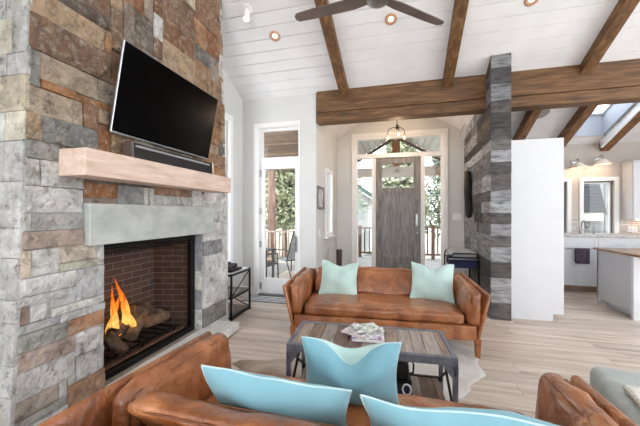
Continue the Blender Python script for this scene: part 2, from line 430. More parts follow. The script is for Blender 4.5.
# ------------------------------------------------------------------ fireplace
rnd = random.Random(7)
XF = -1.93                                                       # mean front plane of the stones
def YLft(z): return 1.078+.05*z-.006*z*z
def YRgt(z): return 3.145-.04*z
OY0, OY1, OZ0, OZ1 = 1.585, 2.655, .10, 1.10                    # opening in the stone
fp = thing('fireplace', 'floor to ceiling stone fireplace with a gas fire behind black framed glass', 'fireplace', (-2.1, 2.1, 0))
MORT = mat('mortar', (150, 142, 132), .9, var=.15, scale=20, bump=.3)
core = new()
for (a, b, c, d) in ((None, OY0, 0, 4.9), (OY1, None, 0, 4.9), (OY0, OY1, OZ1, 4.9), (OY0, OY1, 0, OZ0)):
    def yl(z): return YLft(z)+.05 if a is None else a
    def yr(z): return YRgt(z)-.05 if b is None else b
    X0, X1 = WX+.005, XF-.015
    hexa(core, [(X0, yl(c), c), (X1, yl(c), c), (X1, yr(c), c), (X0, yr(c), c), (X0, yl(d), d), (X1, yl(d), d), (X1, yr(d), d), (X0, yr(d), d)])
obj('masonry_core', core, MORT, fp)
CREAM, PALE, GREY, BLUE, RUST, BROWN, TAN, PINK, DARK, WHITE, MAUVE, GGREEN = (
    (204, 190, 166), (205, 202, 194), (150, 152, 150), (112, 122, 134), (142, 88, 50), (122, 92, 70), (168, 148, 124), (190, 154, 132), (92, 82, 72), (214, 216, 212), (140, 120, 112), (142, 146, 134))
# (left u, top v, bottom v, right u, colour) of stones read off the front face
HAND = [(31, 8, 43, 112, BROWN), (31, 43, 78, 45, GGREEN), (46, 52, 79, 100, TAN), (29, 79, 108, 86, (178, 160, 136)), (29, 108, 141, 41, (160, 134, 104)),
 (43, 115, 142, 101, (116, 118, 116)), (28, 142, 152, 60, (150, 148, 140)), (28, 152, 180, 38, (140, 142, 136)), (38, 149, 181, 61, (150, 152, 148)),
 (27, 181, 208, 86, CREAM), (25, 209, 230, 32, (132, 136, 132)), (33, 209, 230, 84, (200, 188, 168)), (24, 231, 253, 85, (138, 122, 112)),
 (64, 246, 262, 98, (150, 140, 128)), (22, 254, 281, 29, (154, 138, 122)), (31, 254, 280, 63, (128, 132, 136)), (64, 262, 275, 98, PINK), (76, 272, 298, 104, (126, 132, 140)),
 (21, 280, 298, 75, CREAM), (30, 297, 308, 75, (198, 186, 168)), (20, 299, 327, 28, (128, 108, 96)), (29, 310, 330, 56, (122, 126, 132)), (56, 301, 322, 96, (176, 160, 142)),
 (17, 330, 356, 67, (112, 114, 106)), (67, 325, 339, 104, PALE), (16, 352, 374, 79, (138, 122, 114)), (79, 334, 355, 104, (192, 178, 162)), (14, 375, 402, 79, WHITE), (79, 358, 384, 97, (150, 154, 160)),
 (13, 402, 425, 60, (140, 130, 122)), (118, 183, 205, 146, (96, 104, 116)), (158, 194, 207, 193, (216, 212, 200)), (205, 244, 255, 221, (92, 98, 110)), (66, -12, 6, 112, (96, 82, 72)),
 (86, 184, 198, 117, (120, 78, 44)), (86, 196, 210, 116, (104, 92, 84)), (196, 290, 325, 204, (84, 94, 120))]
CE = .05; NY = 44; NZ = 98                                       # packing grid
gy = lambda i: 1.075+i*(2.07/NY)
grid = [[None]*NZ for _ in range(NY)]
stones = []
def free(i0, i1, j0, j1): return all(grid[i][j] is None for i in range(i0, i1) for j in range(j0, j1))
def take(i0, i1, j0, j1, col):
    for i in range(i0, i1):
        for j in range(j0, j1): grid[i][j] = 1
    stones.append((i0, i1, j0, j1, col))
for i in range(NY):                                              # the opening holds no stone
    for j in range(NZ):
        if OY0 < gy(i+.5) < OY1 and j*CE+CE/2 < OZ1: grid[i][j] = 0
for (ul, vt, vb, ur, col) in HAND:
    a = PX(ul, vt, -1.9); b = PX(ul, vb+1, -1.9); c = PX(ur+1, (vt+vb)/2, -1.9)
    i0 = max(0, round((a.y-1.09)/(2.07/NY))); i1 = min(NY, max(i0+1, round((c.y-1.075)/(2.07/NY)))); j0 = max(0, round(b.z/CE)); j1 = max(j0+1, round(a.z/CE))
    if ul < 34: i0 = 0
    ok = [(i, j) for i in range(i0, i1) for j in range(j0, min(j1, NZ)) if grid[i][j] is None]
    if not ok: continue
    while i1 > i0 and not free(i0, i1, j0, j1) and (i1-i0) > 1 and not free(i0, i0+1, j0, j1) is False and not free(i1-1, i1, j0, j1): i1 -= 1
    while j1 > j0+1 and not free(i0, i1, j1-1, j1): j1 -= 1
    while j1 > j0+1 and not free(i0, i1, j0, j0+1): j0 += 1
    if free(i0, i1, j0, j1): take(i0, i1, j0, j1, col)
LOWC = [CREAM, PALE, (176, 162, 142), (156, 144, 132), (164, 162, 158), (190, 178, 160), PALE, (186, 162, 144), (168, 158, 146), (130, 132, 134), WHITE, (200, 192, 178)]
UPC = [RUST, BROWN, (160, 116, 78), (140, 102, 74), (150, 116, 84), (112, 100, 90), GREY, (168, 140, 110), (128, 88, 58), (100, 98, 94), (158, 106, 62), (146, 130, 114)]
for j in range(NZ):
    for i in range(NY):
        if grid[i][j] is not None: continue
        z = j*CE; hh = rnd.choice([2, 3, 3, 4, 4, 5]) if z < 2 else rnd.choice([3, 4, 5, 5, 6]); ww = rnd.choice([4, 6, 8, 9, 11, 13])
        i1 = i
        while i1 < NY and i1-i < ww and grid[i1][j] is None: i1 += 1
        if i1 < NY and NY-i1 < 3 and free(i, NY, j, j+1): i1 = NY
        j1 = j+1
        while j1 < NZ and j1-j < hh and free(i, i1, j, j1+1): j1 += 1
        p = min(1, max(0, (z-1.2)/.7))
        take(i, i1, j, j1, rnd.choice(UPC) if rnd.random() < p*.85+.08 else rnd.choice(LOWC))
def stone(bm, L, f, a0, a1, b0, b1, col, proud, rough, seed):
    """one split-faced stone: grid over (a,b), f(a,b,out)->Vector"""
    g = .0022; a0 += g; a1 -= g; b0 += g; b1 -= g
    na = max(3, int((a1-a0)/.019)); nb = max(3, int((b1-b0)/.019)); V = {}
    for i in range(na+1):
        for j in range(nb+1):
            s, t = i/na, j/nb; a = a0+(a1-a0)*s; b = b0+(b1-b0)*t
            edge = min(s*(a1-a0), (1-s)*(a1-a0), t*(b1-b0), (1-t)*(b1-b0))
            k = min(1, edge/.02)
            w = noise.noise(Vector((a*9, b*9, seed*5.1)))*1.0+noise.noise(Vector((a*22, b*22, seed*2.3)))*.7+noise.noise(Vector((a*48, b*48, seed)))*.45
            o = proud*(.8+.2*k)+rough*w*(.35+.65*k)
            V[i, j] = bm.verts.new(f(a, b, o))
    base = {}
    fs = []
    for i in range(na):
        for j in range(nb): fs.append(bm.faces.new([V[i, j], V[i+1, j], V[i+1, j+1], V[i, j+1]]))
    ring = [(i, 0) for i in range(na)]+[(na, j) for j in range(nb)]+[(i, nb) for i in range(na, 0, -1)]+[(0, j) for j in range(nb, 0, -1)]
    for (i, j) in ring: base[i, j] = bm.verts.new(f(a0+(a1-a0)*i/na, b0+(b1-b0)*j/nb, -.03))
    for k in range(len(ring)):
        p, q = ring[k], ring[(k+1) % len(ring)]; fs.append(bm.faces.new([V[q], V[p], base[p], base[q]]))
    g_ = sum(col)/3; col = col if col[0]-col[2] > 12 else tuple(.35*x+.65*(g_+d_) for x, d_ in zip(col, (2, 1, -1))); low = .5 if b0 < 1.5 else .2
    br = rnd.uniform(.93, 1.05); c = lin(tuple(min(234, (x*.86+g_*.14)*(1+(.40*(low > .3)+.14)*1)*1.0+5)*br for x in col))  # pale low stones brightened further for the light falling on them
    setcol(bm, fs, c, L)
bm = new(); L = bm.loops.layers.float_color.new('tint')
for n_, (i0, i1, j0, j1, col) in enumerate(stones):
    b0, b1 = j0*CE, j1*CE
    def f(a, b, o, l=i0 == 0, r=i1 == NY):
        y = a
        if l or r:
            s = (a-gy(i0))/(gy(i1)-gy(i0))
            ya = YLft(b) if l else gy(i0); yb = YRgt(b) if r else gy(i1)
            y = ya+(yb-ya)*s
        return Vector((XF+o, y, b))
    stone(bm, L, f, gy(i0), gy(i1), b0, b1, col, rnd.uniform(.012, .034), .012, n_)
# side facing the camera and the side by the window
for side in (0, 1):
    z = 0
    while z < 4.9:
        h = rnd.choice([.12, .16, .2, .22, .25]); x = WX+.005
        while x < XF+.01:
            w = rnd.choice([.14, .2, .3]); x1 = min(x+w, XF+.021)
            if XF-x1 < .08: x1 = XF+.021
            fy = (lambda a, b, o: Vector((a, YLft(b)-.003-o*.5, b))) if side == 0 else (lambda a, b, o: Vector((a, YRgt(b)-.014+o, b)))
            stone(bm, L, fy, x, x1, z, z+h, rnd.choice([PALE, WHITE, (192, 190, 186), CREAM, (176, 178, 180), (206, 196, 180)]), rnd.uniform(.008, .02), .008, rnd.random()*90)
            x = x1
        z += h
# reveals of the opening
z = OZ0
while z < OZ1:
    h = min(rnd.choice([.15, .2, .28]), OZ1-z)
    stone(bm, L, lambda a, b, o: Vector((a, OY1-o*.4, b)), -2.02, XF+.004, z, z+h, rnd.choice([PALE, WHITE, (96, 104, 128), GREY]), .012, .006, z*9)
    stone(bm, L, lambda a, b, o: Vector((a, OY0+o*.4, b)), -2.02, XF+.004, z, z+h, rnd.choice([PALE, CREAM, GREY]), .012, .006, z*7)
    z += h
bmesh.ops.recalc_face_normals(bm, faces=bm.faces)
def stone_mat():
    N = NT('split_stone'); at = N.n('ShaderNodeAttribute', attribute_name='tint'); vec = N.coord()
    a = N.noise(vec, 7, 6, .65, .5); r = N.ramp(a, 'Fac', [(.3, (.62, .6, .58, 1)), (.5, (1, 1, 1, 1)), (.72, (1.36, 1.34, 1.3, 1))])
    mx = N.n('ShaderNodeMixRGB', blend_type='MULTIPLY'); mx.inputs[0].default_value = 1; N.l(at, 'Color', mx, 1); N.l(r, 0, mx, 2)
    b = N.noise(vec, 20, 8, .75, .3); rb = N.ramp(b, 'Fac', [(.5, (0, 0, 0, 1)), (.66, (.7,)*3+(1,))])
    m2 = N.n('ShaderNodeMixRGB'); N.l(rb, 0, m2, 0); N.l(mx, 0, m2, 1); m2.inputs[2].default_value = lin((206, 198, 184))
    mp2 = N.n('ShaderNodeMapping'); mp2.inputs['Location'].default_value = (3, 7, 5); N.l(vec, 0, mp2, 0); c = N.noise(mp2, 15, 9, .78, .3); rc = N.ramp(c, 'Fac', [(.53, (0, 0, 0, 1)), (.66, (.75,)*3+(1,))])
    m3 = N.n('ShaderNodeMixRGB'); N.l(rc, 0, m3, 0); N.l(m2, 0, m3, 1); m3.inputs[2].default_value = lin((84, 66, 54))
    N.l(m3, 0, N.b, 'Base Color'); N.b.inputs['Roughness'].default_value = .85
    d = N.noise(vec, 22, 9, .75, .4); N.bump(d, 'Fac', 1.0, .05); return N.m
STONE = stone_mat()
obj('stone_facing', bm, STONE, fp)
# lintel and hearth
LINT = mat('honed_grey_limestone', (176, 180, 176), .55, var=.09, scale=5, bump=.05, stretch=(1, 1, 1.6))
bm = new(); box(bm, -2.02, -1.862, 1.453, 2.77, 1.09, 1.363, bev=.006); obj('lintel', bm, LINT, fp)
bm = new(); box(bm, -2.02, -1.655, 1.10, 2.945, .018, .098, bev=.006); hz = obj('hearth_slab', bm, mat('pale_hearth_stone', (218, 219, 217), .6, var=.06, scale=9, bump=.12, bscale=30), fp)
bm = new(); box(bm, -2.02, -1.70, 1.14, 2.90, 0, .018); obj('hearth_plinth', bm, MORT, fp)
# firebox
def brick():
    N = NT('firebox_brick'); tc = N.n('ShaderNodeTexCoord'); b = N.n('ShaderNodeTexBrick')
    b.inputs['Color1'].default_value = lin((92, 72, 64)); b.inputs['Color2'].default_value = lin((72, 58, 54)); b.inputs['Mortar'].default_value = lin((128, 116, 110))
    b.inputs['Scale'].default_value = 1; b.inputs['Brick Width'].default_value = .2; b.inputs['Row Height'].default_value = .058; b.inputs['Mortar Size'].default_value = .004; b.inputs['Mortar Smooth'].default_value = .2
    N.l(tc, 'UV', b, 'Vector'); no = N.noise(tc, 1, 1)
    N.l(b, 'Color', N.b, 'Base Color'); N.b.inputs['Roughness'].default_value = .85
    N.bump(b, 'Fac', -.5); return N.m
bm = new(); U = bm.loops.layers.uv.new('UVMap')
def uvquad(bm, ps, uvs):
    f = bm.faces.new([bm.verts.new(p) for p in ps])
    for lp, q in zip(f.loops, uvs): lp[U].uv = q
FB0, FB1 = 1.70, 2.56; XB = -2.43
za, zb = .10, 1.12
def wallq(p, q, u0):
    d = (Vector(q)-Vector(p)).length
    uvquad(bm, [(p[0], p[1], za), (q[0], q[1], za), (q[0], q[1], zb), (p[0], p[1], zb)], [(u0, 0), (u0+d, 0), (u0+d, zb-za), (u0, zb-za)])
wallq((-2.04, OY0, 0), (XB, FB0, 0), 0); wallq((XB, FB0, 0), (XB, FB1, 0), .5); wallq((XB, FB1, 0), (-2.04, OY1, 0), 1.4)
uvquad(bm, [(-2.04, OY0, za+.02), (-2.04, OY1, za+.02), (XB, FB1, za+.02), (XB, FB0, za+.02)], [(0, 0), (1, 0), (1, .4), (0, .4)])
uvquad(bm, [(-2.04, OY0, zb), (XB, FB0, zb), (XB, FB1, zb), (-2.04, OY1, zb)], [(0, 0), (.4, 0), (.4, 1), (0, 1)])
bmesh.ops.remove_doubles(bm, verts=bm.verts, dist=1e-4); bmesh.ops.recalc_face_normals(bm, faces=bm.faces)
obj('firebox_lining', bm, brick(), fp)
bm = new(); frame_rect(bm, 0, -2.045, -1.995, OY0+.012, OY1-.016, .1, 1.10, .05, .004)
for k in range(3): box(bm, -2.04, -2.0, OY0+.06, OY1-.06, 1.005+k*.018, 1.013+k*.018)
obj('firebox_frame', bm, BLK, fp)
bm = new(); box(bm, -2.028, -2.023, OY0+.06, OY1-.06, .15, 1.05); obj('glass_front', bm, glass('fire_glass', 1.12, (.96, .95, .94, 1)), fp)
bm = new()
for k in range(9):
    y = 1.74+k*.095; tube(bm, [(-2.12, y, .17), (-2.36, y, .17)], .008, 6)
for y in (1.74, 2.12, 2.5): tube(bm, [(-2.13, y, .17), (-2.13, y, .12)], .008, 6)
tube(bm, [(-2.13, 1.72, .17), (-2.13, 2.52, .17)], .009, 6); obj('fire_grate', bm, BLK, fp)
bm = new(); box(bm, -2.10, -2.055, 1.62, 2.62, .125, .152, bev=.01); obj('ember_ledge', bm, mat('fire_brick', (112, 84, 72), .9, var=.2, scale=25, bump=.3), fp)
# logs
BARK = mat('log_bark', (86, 70, 60), .95, var=.35, scale=22, bump=.8, bscale=50, stretch=(1, 1, 1))
SPLIT = mat('split_log_wood', (120, 98, 80), .85, var=.18, scale=18, bump=.4)
def log(name, p, q, r, label, pale=False, ends=True):
    p, q = Vector(p), Vector(q); t = thing(name, label, 'log', tuple((p+q)/2), 0, 'logs in the fire')
    bm = new(); d = q-p; n = 10; pts = [p.lerp(q, k/n)+Vector((noise.noise(p*9+Vector((k, 0, 0))), noise.noise(q*7+Vector((0, k, 0))), noise.noise(p*5+Vector((0, 0, k)))))*r*.14 for k in range(n+1)]
    tube(bm, pts, [r*(1+.12*noise.noise(Vector((k*.7, p.y*9, 1)))) for k in range(n+1)], 12)
    obj('bark', bm, SPLIT if pale else BARK, t, smooth=True, angle=.9)
    dn = d.normalized()
    for c, s in ((p, -1), (q, 1)):
        bm = new(); cyl(bm, c-dn*s*.002, c+dn*s*.006, r*.92, r*.86, 12); obj('cut_end', bm, SPLIT, t)
log('fire_log', PX(112, 334, -2.2), PX(143, 311, -2.3), .05, 'long brown log lying diagonally across the fire')
log('fire_log', PX(131, 336, -2.14), PX(146, 306, -2.34), .05, 'split pale log leaning towards the front of the fire', True)
log('fire_log', PX(147, 322, -2.17), PX(165, 316, -2.22), .05, 'pale split log at the right of the fire', True)
log('fire_log', PX(133, 309, -2.30), PX(160, 313, -2.26), .042, 'grey charred log resting on top of the pile')
log('fire_log', PX(123, 352, -2.10), PX(112, 334, -2.2)+Vector((.02, -.06, 0)), .05, 'short reddish log at the front left of the fire')
# flames
def flame_mat():
    N = NT('flame'); N.t.nodes.remove(N.b); tc = N.n('ShaderNodeTexCoord'); sp = N.n('ShaderNodeSeparateXYZ'); N.l(tc, 'Generated', sp, 0)
    r = N.ramp(sp, 'Z', [(0, lin((255, 168, 60))), (.3, lin((255, 196, 104))), (.6, lin((250, 132, 36))), (1, lin((206, 70, 10)))])
    e = N.n('ShaderNodeEmission'); e.inputs[1].default_value = 1.1; N.l(r, 0, e, 0)
    no = N.noise(N.coord((1, 1, .35)), 22, 3); r2 = N.ramp(no, 'Fac', [(.38, (0, 0, 0, 1)), (.6, (1, 1, 1, 1))])
    tr = N.n('ShaderNodeBsdfTransparent'); mx = N.n('ShaderNodeMixShader'); N.l(r2, 0, mx, 0); N.l(tr, 0, mx, 1); N.l(e, 0, mx, 2)
    N.l(mx, 0, N.t.nodes['Material Output'], 0); return N.m
fl = thing('flame', 'tall orange gas flame rising at the left of the firebox', 'fire', (-2.2, 1.95, .3))
FM = flame_mat()
for k, (dy, dx, h, r) in enumerate(((.01, 0, .47, .035), (.055, .03, .33, .034), (-.035, .02, .36, .032), (.085, -.02, .20, .026), (-.01, -.04, .40, .03), (-.06, -.02, .24, .024))):
    bm = new(); n = 12; base = Vector((-2.22+dx, 1.995+dy, .30)); pts = []; rr = []
    for i in range(n+1):
        s = i/n; pts.append(base+Vector((.02*math.sin(5*s+k), .03*math.sin(4*s+k*2)-.03*s, h*s))); rr.append(max(.002, r*(math.sin(PI*min(1, s*.85+.18))**.8)*(1-s*.55)))
    tube(bm, pts, rr, 10); obj('flame_tongue', bm, FM, fl, smooth=True)
# mantel beam
MANT = wood('pale_oak_mantel', (194, 167, 149), (215, 191, 175), (229, 211, 199), 1, 3.2, .55, .08, 9)
bm = new(); box(bm, -1.905, -1.70, 1.302, 2.843, 1.517, 1.675, bev=.004)
tag(obj('mantel_shelf', bm, MANT), 'pale oak beam mantel across the stone above the fireplace', 'mantel')
# television
tv = thing('television', 'black flat screen television tilted forward on the stone chimney', 'television', (-1.80, 2.115, 2.15))
T = Matrix.Translation((-1.80, 2.115, 2.15)) @ Matrix.Rotation(math.atan2(.115, .6), 4, 'Y')
bm = new(); box(bm, -.004, .012, -.535, .535, -.307, .307, T, bev=.004); obj('casing', bm, mat('silver_tv_edge', (186, 190, 196), .35, .7, .03), tv)
bm = new(); box(bm, .010, .016, -.529, .529, -.296, .303, T, bev=.001); obj('screen', bm, mat('black_screen', (4, 4, 5), .25, var=.02, spec=.08), tv)
bm = new(); box(bm, -.07, -.004, -.2, .2, -.15, .15, T); box(bm, -.12, -.06, -.06, .06, -.08, .08, T); obj('wall_bracket', bm, BLK, tv)
sb = thing('soundbar', 'slim dark soundbar with silver end caps on the mantel under the television', 'soundbar', (-1.80, 2.15, 1.677))
def sbsec(w, h): return [(-w, .002), (w, .002), (w*.85, h), (-w*.7, h)]
bm = new(); prism(bm, [(-1.80+p, 1.677+q) for p, q in sbsec(.036, .118)], 1, 1.685, 2.60); obj('body', bm, mat('dark_speaker_cloth', (24, 23, 25), .7, var=.15, scale=80), sb)
for y in (1.665, 2.60):
    bm = new(); prism(bm, [(-1.80+p, 1.677+q) for p, q in sbsec(.04, .124)], 1, y, y+.02); obj('end_cap', bm, STEEL, sb)
bm = new(); box(bm, -1.774, -1.764, 1.70, 2.56, 1.765, 1.782, bev=.002); obj('trim_strip', bm, mat('grey_plastic_strip', (150, 148, 150), .5, .2), sb)

# ------------------------------------------------------------------ plank clad wing wall (pillar)
A0, A1 = Vector((1.164, 4.03, 0)), Vector((1.288, 6.0, 0)); B0 = Vector((1.358, 4.02, 0)); B1 = Vector((1.47, 6.0, 0))
OLDW = tinted('reclaimed_boards', .8, .5, 2.6, .5, 30, stretch=(2.2, 2.2, 9), contrast=.78)
bm = new(); L = bm.loops.layers.float_color.new('tint')
PAL = [(132, 132, 134), (92, 90, 90), (100, 88, 78), (152, 153, 156), (76, 72, 72), (122, 123, 126), (88, 80, 74), (140, 141, 144), (66, 64, 64), (112, 109, 106)]
def ztop(y): return zc(y)+.05 if y < 4.5 else ze(1.3)
def board(f, a0, a1, z0, z1, off, zt, br=1):
    """board along a (0..len) at height z0..z1, clipped to zt(a)"""
    t0, t1 = min(z1, zt(a0)), min(z1, zt(a1))
    if t0 <= z0+.01 and t1 <= z0+.01: return
    t0 = max(t0, z0+.005); t1 = max(t1, z0+.005)
    v = [bm.verts.new(p) for p in (f(a0, z0, off), f(a1, z0, off), f(a1, t1, off), f(a0, t0, off), f(a0, z0, -.01), f(a1, z0, -.01), f(a1, t1, -.01), f(a0, t0, -.01))]
    fs = [bm.faces.new([v[i] for i in q]) for q in ((0, 1, 2, 3), (4, 5, 1, 0), (1, 5, 6, 2), (2, 6, 7, 3), (3, 7, 4, 0), (7, 6, 5, 4))]
    setcol(bm, fs, lin(sc(rnd.choice(PAL), rnd.uniform(.72, 1.04)*br)), L)
dl = (A1-A0); Ld = dl.length; dl.normalize(); nl = Vector((-dl.y, dl.x, 0))
df = (B0-A0); Lf = df.length; df.normalize(); nf = Vector((df.y, -df.x, 0))
z = 0
while z < 3.3:
    h = rnd.choice([.13, .15, .19, .21]); 
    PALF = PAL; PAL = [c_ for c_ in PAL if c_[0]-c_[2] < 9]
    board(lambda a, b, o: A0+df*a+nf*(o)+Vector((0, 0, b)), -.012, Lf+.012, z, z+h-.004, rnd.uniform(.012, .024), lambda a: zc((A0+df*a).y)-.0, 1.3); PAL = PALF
    a = -.012
    while a < Ld:
        w = min(rnd.choice([.5, .8, 1.1, 1.5]), Ld-a)
        if Ld-a-w < .2: w = Ld-a
        board(lambda q, b, o: A0+dl*q+nl*o+Vector((0, 0, b)), a, a+w-.003, z, z+h-.004, rnd.uniform(.01, .022), lambda q: (zc((A0+dl*q).y) if (A0+dl*q).y < 4.47 else min(3.0, ze(1.25))), 1.12)
        a += w
    z += h
bmesh.ops.recalc_face_normals(bm, faces=bm.faces)
pw = struct('wall_pillar', bm, OLDW, label='wing wall clad in weathered grey and brown reclaimed boards')
bm = new(); hexa(bm, [A0, B0, B1, A1, A0+Vector((0, 0, zc(A0.y)-.01)), B0+Vector((0, 0, zc(B0.y)-.01)), B1+Vector((0, 0, 2.75)), A1+Vector((0, 0, 2.75))]); obj('wall_core', bm, mat('old_timber_core', (60, 54, 50), .9), pw)
bm = new(); box(bm, 1.30, 1.46, 4.55, 6.0, 2.6, 3.1); obj('wall_core', bm, MATS['old_timber_core'], pw)

# ------------------------------------------------------------------ patio door, transom over it
d1 = new(); frame_rect(d1, 1, YP+.085, YP+.15, PXL, PXR, 2.135, TRT, .055)
# jamb and head lining
for q in ((PXL-.0, PXL+.02, 0, TRT), (PXR-.02, PXR, 0, TRT)): box(d1, q[0], q[1], YP-.012, YP+.085, q[2], q[3])
box(d1, PXL+.02, PXR-.02, YP-.011, YP+.084, TRT-.02, TRT); box(d1, PXL-.05, PXL, YP-.014, YP, 0, TRT+.05, bev=.003); box(d1, PXL+.001, PXR, YP-.0135, YP, TRT+.001, TRT+.05)
w2 = struct('window_2', d1, TRIM); bm = new(); box(bm, PXL+.05, PXR-.05, YP+.115, YP+.12, 2.18, 2.62); obj('pane', bm, GLASS, w2)
bm = new()
x0, x1, z0, z1, a, b = PXL+.02, PXR-.02, .02, 2.135, .09, .105
for q in (x0+.005, x1-.08): box(bm, q, q+.075, YP+.06, YP+.105, z0, z1-.004, bev=.003)
box(bm, x0+.08, x1-.08, YP+.062, YP+.103, z0, .26); box(bm, x0+.08, x1-.08, YP+.062, YP+.103, 2.0, z1-.004)
dr = struct('door_1', bm, TRIM, label='white patio door with one tall glass pane')
bm = new(); box(bm, x0+.07, x1-.07, YP+.08, YP+.086, .24, 2.01); obj('pane', bm, GLASS, dr)
bm = new(); hx = -1.478; box(bm, hx-.018, hx+.018, YP+.045, YP+.06, .69, .94, bev=.004)
tube(bm, [(hx, YP+.05, .835), (hx, YP+.015, .835), (hx-.02, YP+.01, .835), (hx-.115, YP+.01, .835)], .009, 8); obj('handle', bm, STEEL, dr)
for zz in (.14, .80, 1.33, 1.93):
    bm = new(); cyl(bm, (x0+.002, YP+.052, zz-.05), (x0+.002, YP+.052, zz+.05), .009, n=8); box(bm, x0+.002, x0+.03, YP+.056, YP+.062, zz-.05, zz+.05); obj('hinge', bm, STEEL, dr)
bm = new(); box(bm, PXL, PXR, YP-.01, YP+.16, 0, .018, bev=.003); struct('trim_8', bm, mat('aluminium_threshold', (120, 118, 116), .4, .7), label='metal threshold of the patio door')
# wall at left entry: small window
bm = new(); frame_rect(bm, 0, EXL-.01, EXL+.03, lw[0]-.05, lw[1]+.05, lw[2]-.05, lw[3]+.05, .06); box(bm, EXL-.01, EXL+.06, lw[0]-.08, lw[1]+.08, lw[2]-.075, lw[2]-.045, bev=.004)
w3 = struct('window_3', bm, TRIM); bm = new(); box(bm, EXL-.06, EXL-.055, lw[0], lw[1], lw[2], lw[3]); obj('pane', bm, GLASS, w3)

# ------------------------------------------------------------------ entry door with sidelights and transom
bm = new(); cw = .075
box(bm, -.835, WL, YE-.03, YE, 0, 2.90, bev=.004); box(bm, WR, .985, YE-.03, YE, 0, 2.90, bev=.004); box(bm, WL, WR, YE-.03, YE, WT, 2.90, bev=.004)
frame_rect(bm, 1, YE, YE+.12, WL, WR, 0, WT, .045)
DX0, DX1, DZ1 = -.36, .505, 2.40
box(bm, DX0-.075, DX0, YE+.004, YE+.118, .03, DZ1-.001); box(bm, DX1, DX1+.075, YE+.004, YE+.118, .03, DZ1-.001)
box(bm, WL+.03, WR-.03, YE-.005, YE+.12, DZ1, DZ1+.085, bev=.003)
for (p, q) in ((WL+.04, DX0-.07), (DX1+.07, WR-.04)): box(bm, p, q, YE+.01, YE+.11, .04, .17, bev=.003)
w4 = struct('window_4', bm, TRIM, label='white frame of the entry with transom and two sidelights')
for (p, q, r, s) in ((WL+.04, DX0-.07, .16, DZ1), (DX1+.07, WR-.04, .16, DZ1), (WL+.04, WR-.04, DZ1+.08, WT-.04)):
    bm = new(); box(bm, p, q, YE+.06, YE+.066, r, s); obj('pane', bm, GLASS, w4)
DOORW = wood('weathered_door_wood', (98, 94, 92), (130, 127, 126), (160, 159, 160), 2, 3.0, .55, .15, 8)
bm = new(); e0, e1 = YE+.035, YE+.085
GX0, GX1, GZ0, GZ1 = -.225, .37, 1.80, 2.28
box(bm, DX0+.005, GX0, e0, e1, .03, DZ1-.01, bev=.004); box(bm, GX1, DX1-.005, e0, e1, .03, DZ1-.01, bev=.004)
box(bm, GX0, GX1, e0, e1, GZ1, DZ1-.01, bev=.004); box(bm, GX0, GX1, e0, e1, 1.68, GZ0, bev=.004); box(bm, GX0, GX1, e0, e1, .03, .43, bev=.004)
d2 = struct('door_2', bm, DOORW, label='weathered grey brown front door with a glazed top panel')
bm = new(); box(bm, GX0-.005, GX1+.005, e0+.026, e1-.015, .42, 1.69)
for k in range(1, 4): box(bm, GX0+k*.149-.003, GX0+k*.149+.003, e0+.017, e0+.024, .43, 1.68)
frame_rect(bm, 1, e0+.004, e0+.022, GX0, GX1, .43, 1.68, .02, .002)
obj('lower_panel', bm, wood('door_panel_wood', (108, 106, 106), (138, 137, 138), (166, 166, 168), 2, 3.0, .55, .15, 8), d2)
bm = new(); box(bm, GX0-.004, GX1+.004, e0+.02, e0+.026, GZ0, GZ1); obj('pane', bm, GLASS, d2)
bm = new(); box(bm, .408, .452, e0-.012, e0, 1.05, 1.28, bev=.003); tube(bm, [(.43, e0-.005, 1.13), (.43, e0-.05, 1.13), (.33, e0-.055, 1.13)], .009, 8); obj('handle', bm, STEEL, d2)
bm = new(); cyl(bm, (.438, e0-.015, .915), (.438, e0, .915), .024, n=14); obj('deadbolt', bm, STEEL, d2)
bm = new(); box(bm, WL, WR, YE-.03, YE+.16, 0, .03, bev=.004); struct('trim_9', bm, mat('dark_threshold', (110, 92, 78), .6), label='wooden threshold under the front door')
# switches
def switch(name, loc, ax, label, w=.075):
    t = thing(name, label, 'light switch', loc); bm = new()
    if ax == 1: box(bm, -w/2, w/2, -.008, 0, -.06, .06, Matrix.Translation(loc), .003)
    else: box(bm, 0, .008, -w/2, w/2, -.06, .06, Matrix.Translation(loc), .003)
    obj('plate', bm, TRIM, t); bm = new()
    n = 3 if w > .1 else 1
    for k in range(n):
        o = (k-(n-1)/2)*.05
        if ax == 1: box(bm, o-.015, o+.015, -.011, -.006, -.03, .03, Matrix.Translation(loc), .002)
        else: box(bm, .006, .011, o-.015, o+.015, -.03, .03, Matrix.Translation(loc), .002)
    obj('rocker', bm, TRIM, t)
switch('light_switch', (1.15, YE, 1.23), 1, 'wide white switch plate on the entry wall right of the front door', .16)
switch('light_switch', (EXL, 4.55, .97), 0, 'white switch plate on the left entry wall below the small framed picture')
switch('wall_outlet', (EXL, 5.27, .57), 0, 'low white outlet plate on the left entry wall beside the front door'); bpy.data.objects['wall_outlet']['category'] = 'outlet'
pf = thing('picture_frame', 'small grey framed picture on the left entry wall', 'picture', (EXL, 4.57, 1.54))
bm = new(); frame_rect(bm, 0, EXL+.002, EXL+.025, 4.36, 4.79, 1.36, 1.72, .035); obj('frame', bm, mat('grey_frame', (112, 112, 112), .5, .2), pf)
bm = new(); box(bm, EXL+.003, EXL+.01, 4.39, 4.76, 1.39, 1.69); obj('print', bm, mat('pale_print', (196, 198, 198), .5, var=.15, scale=9), pf)

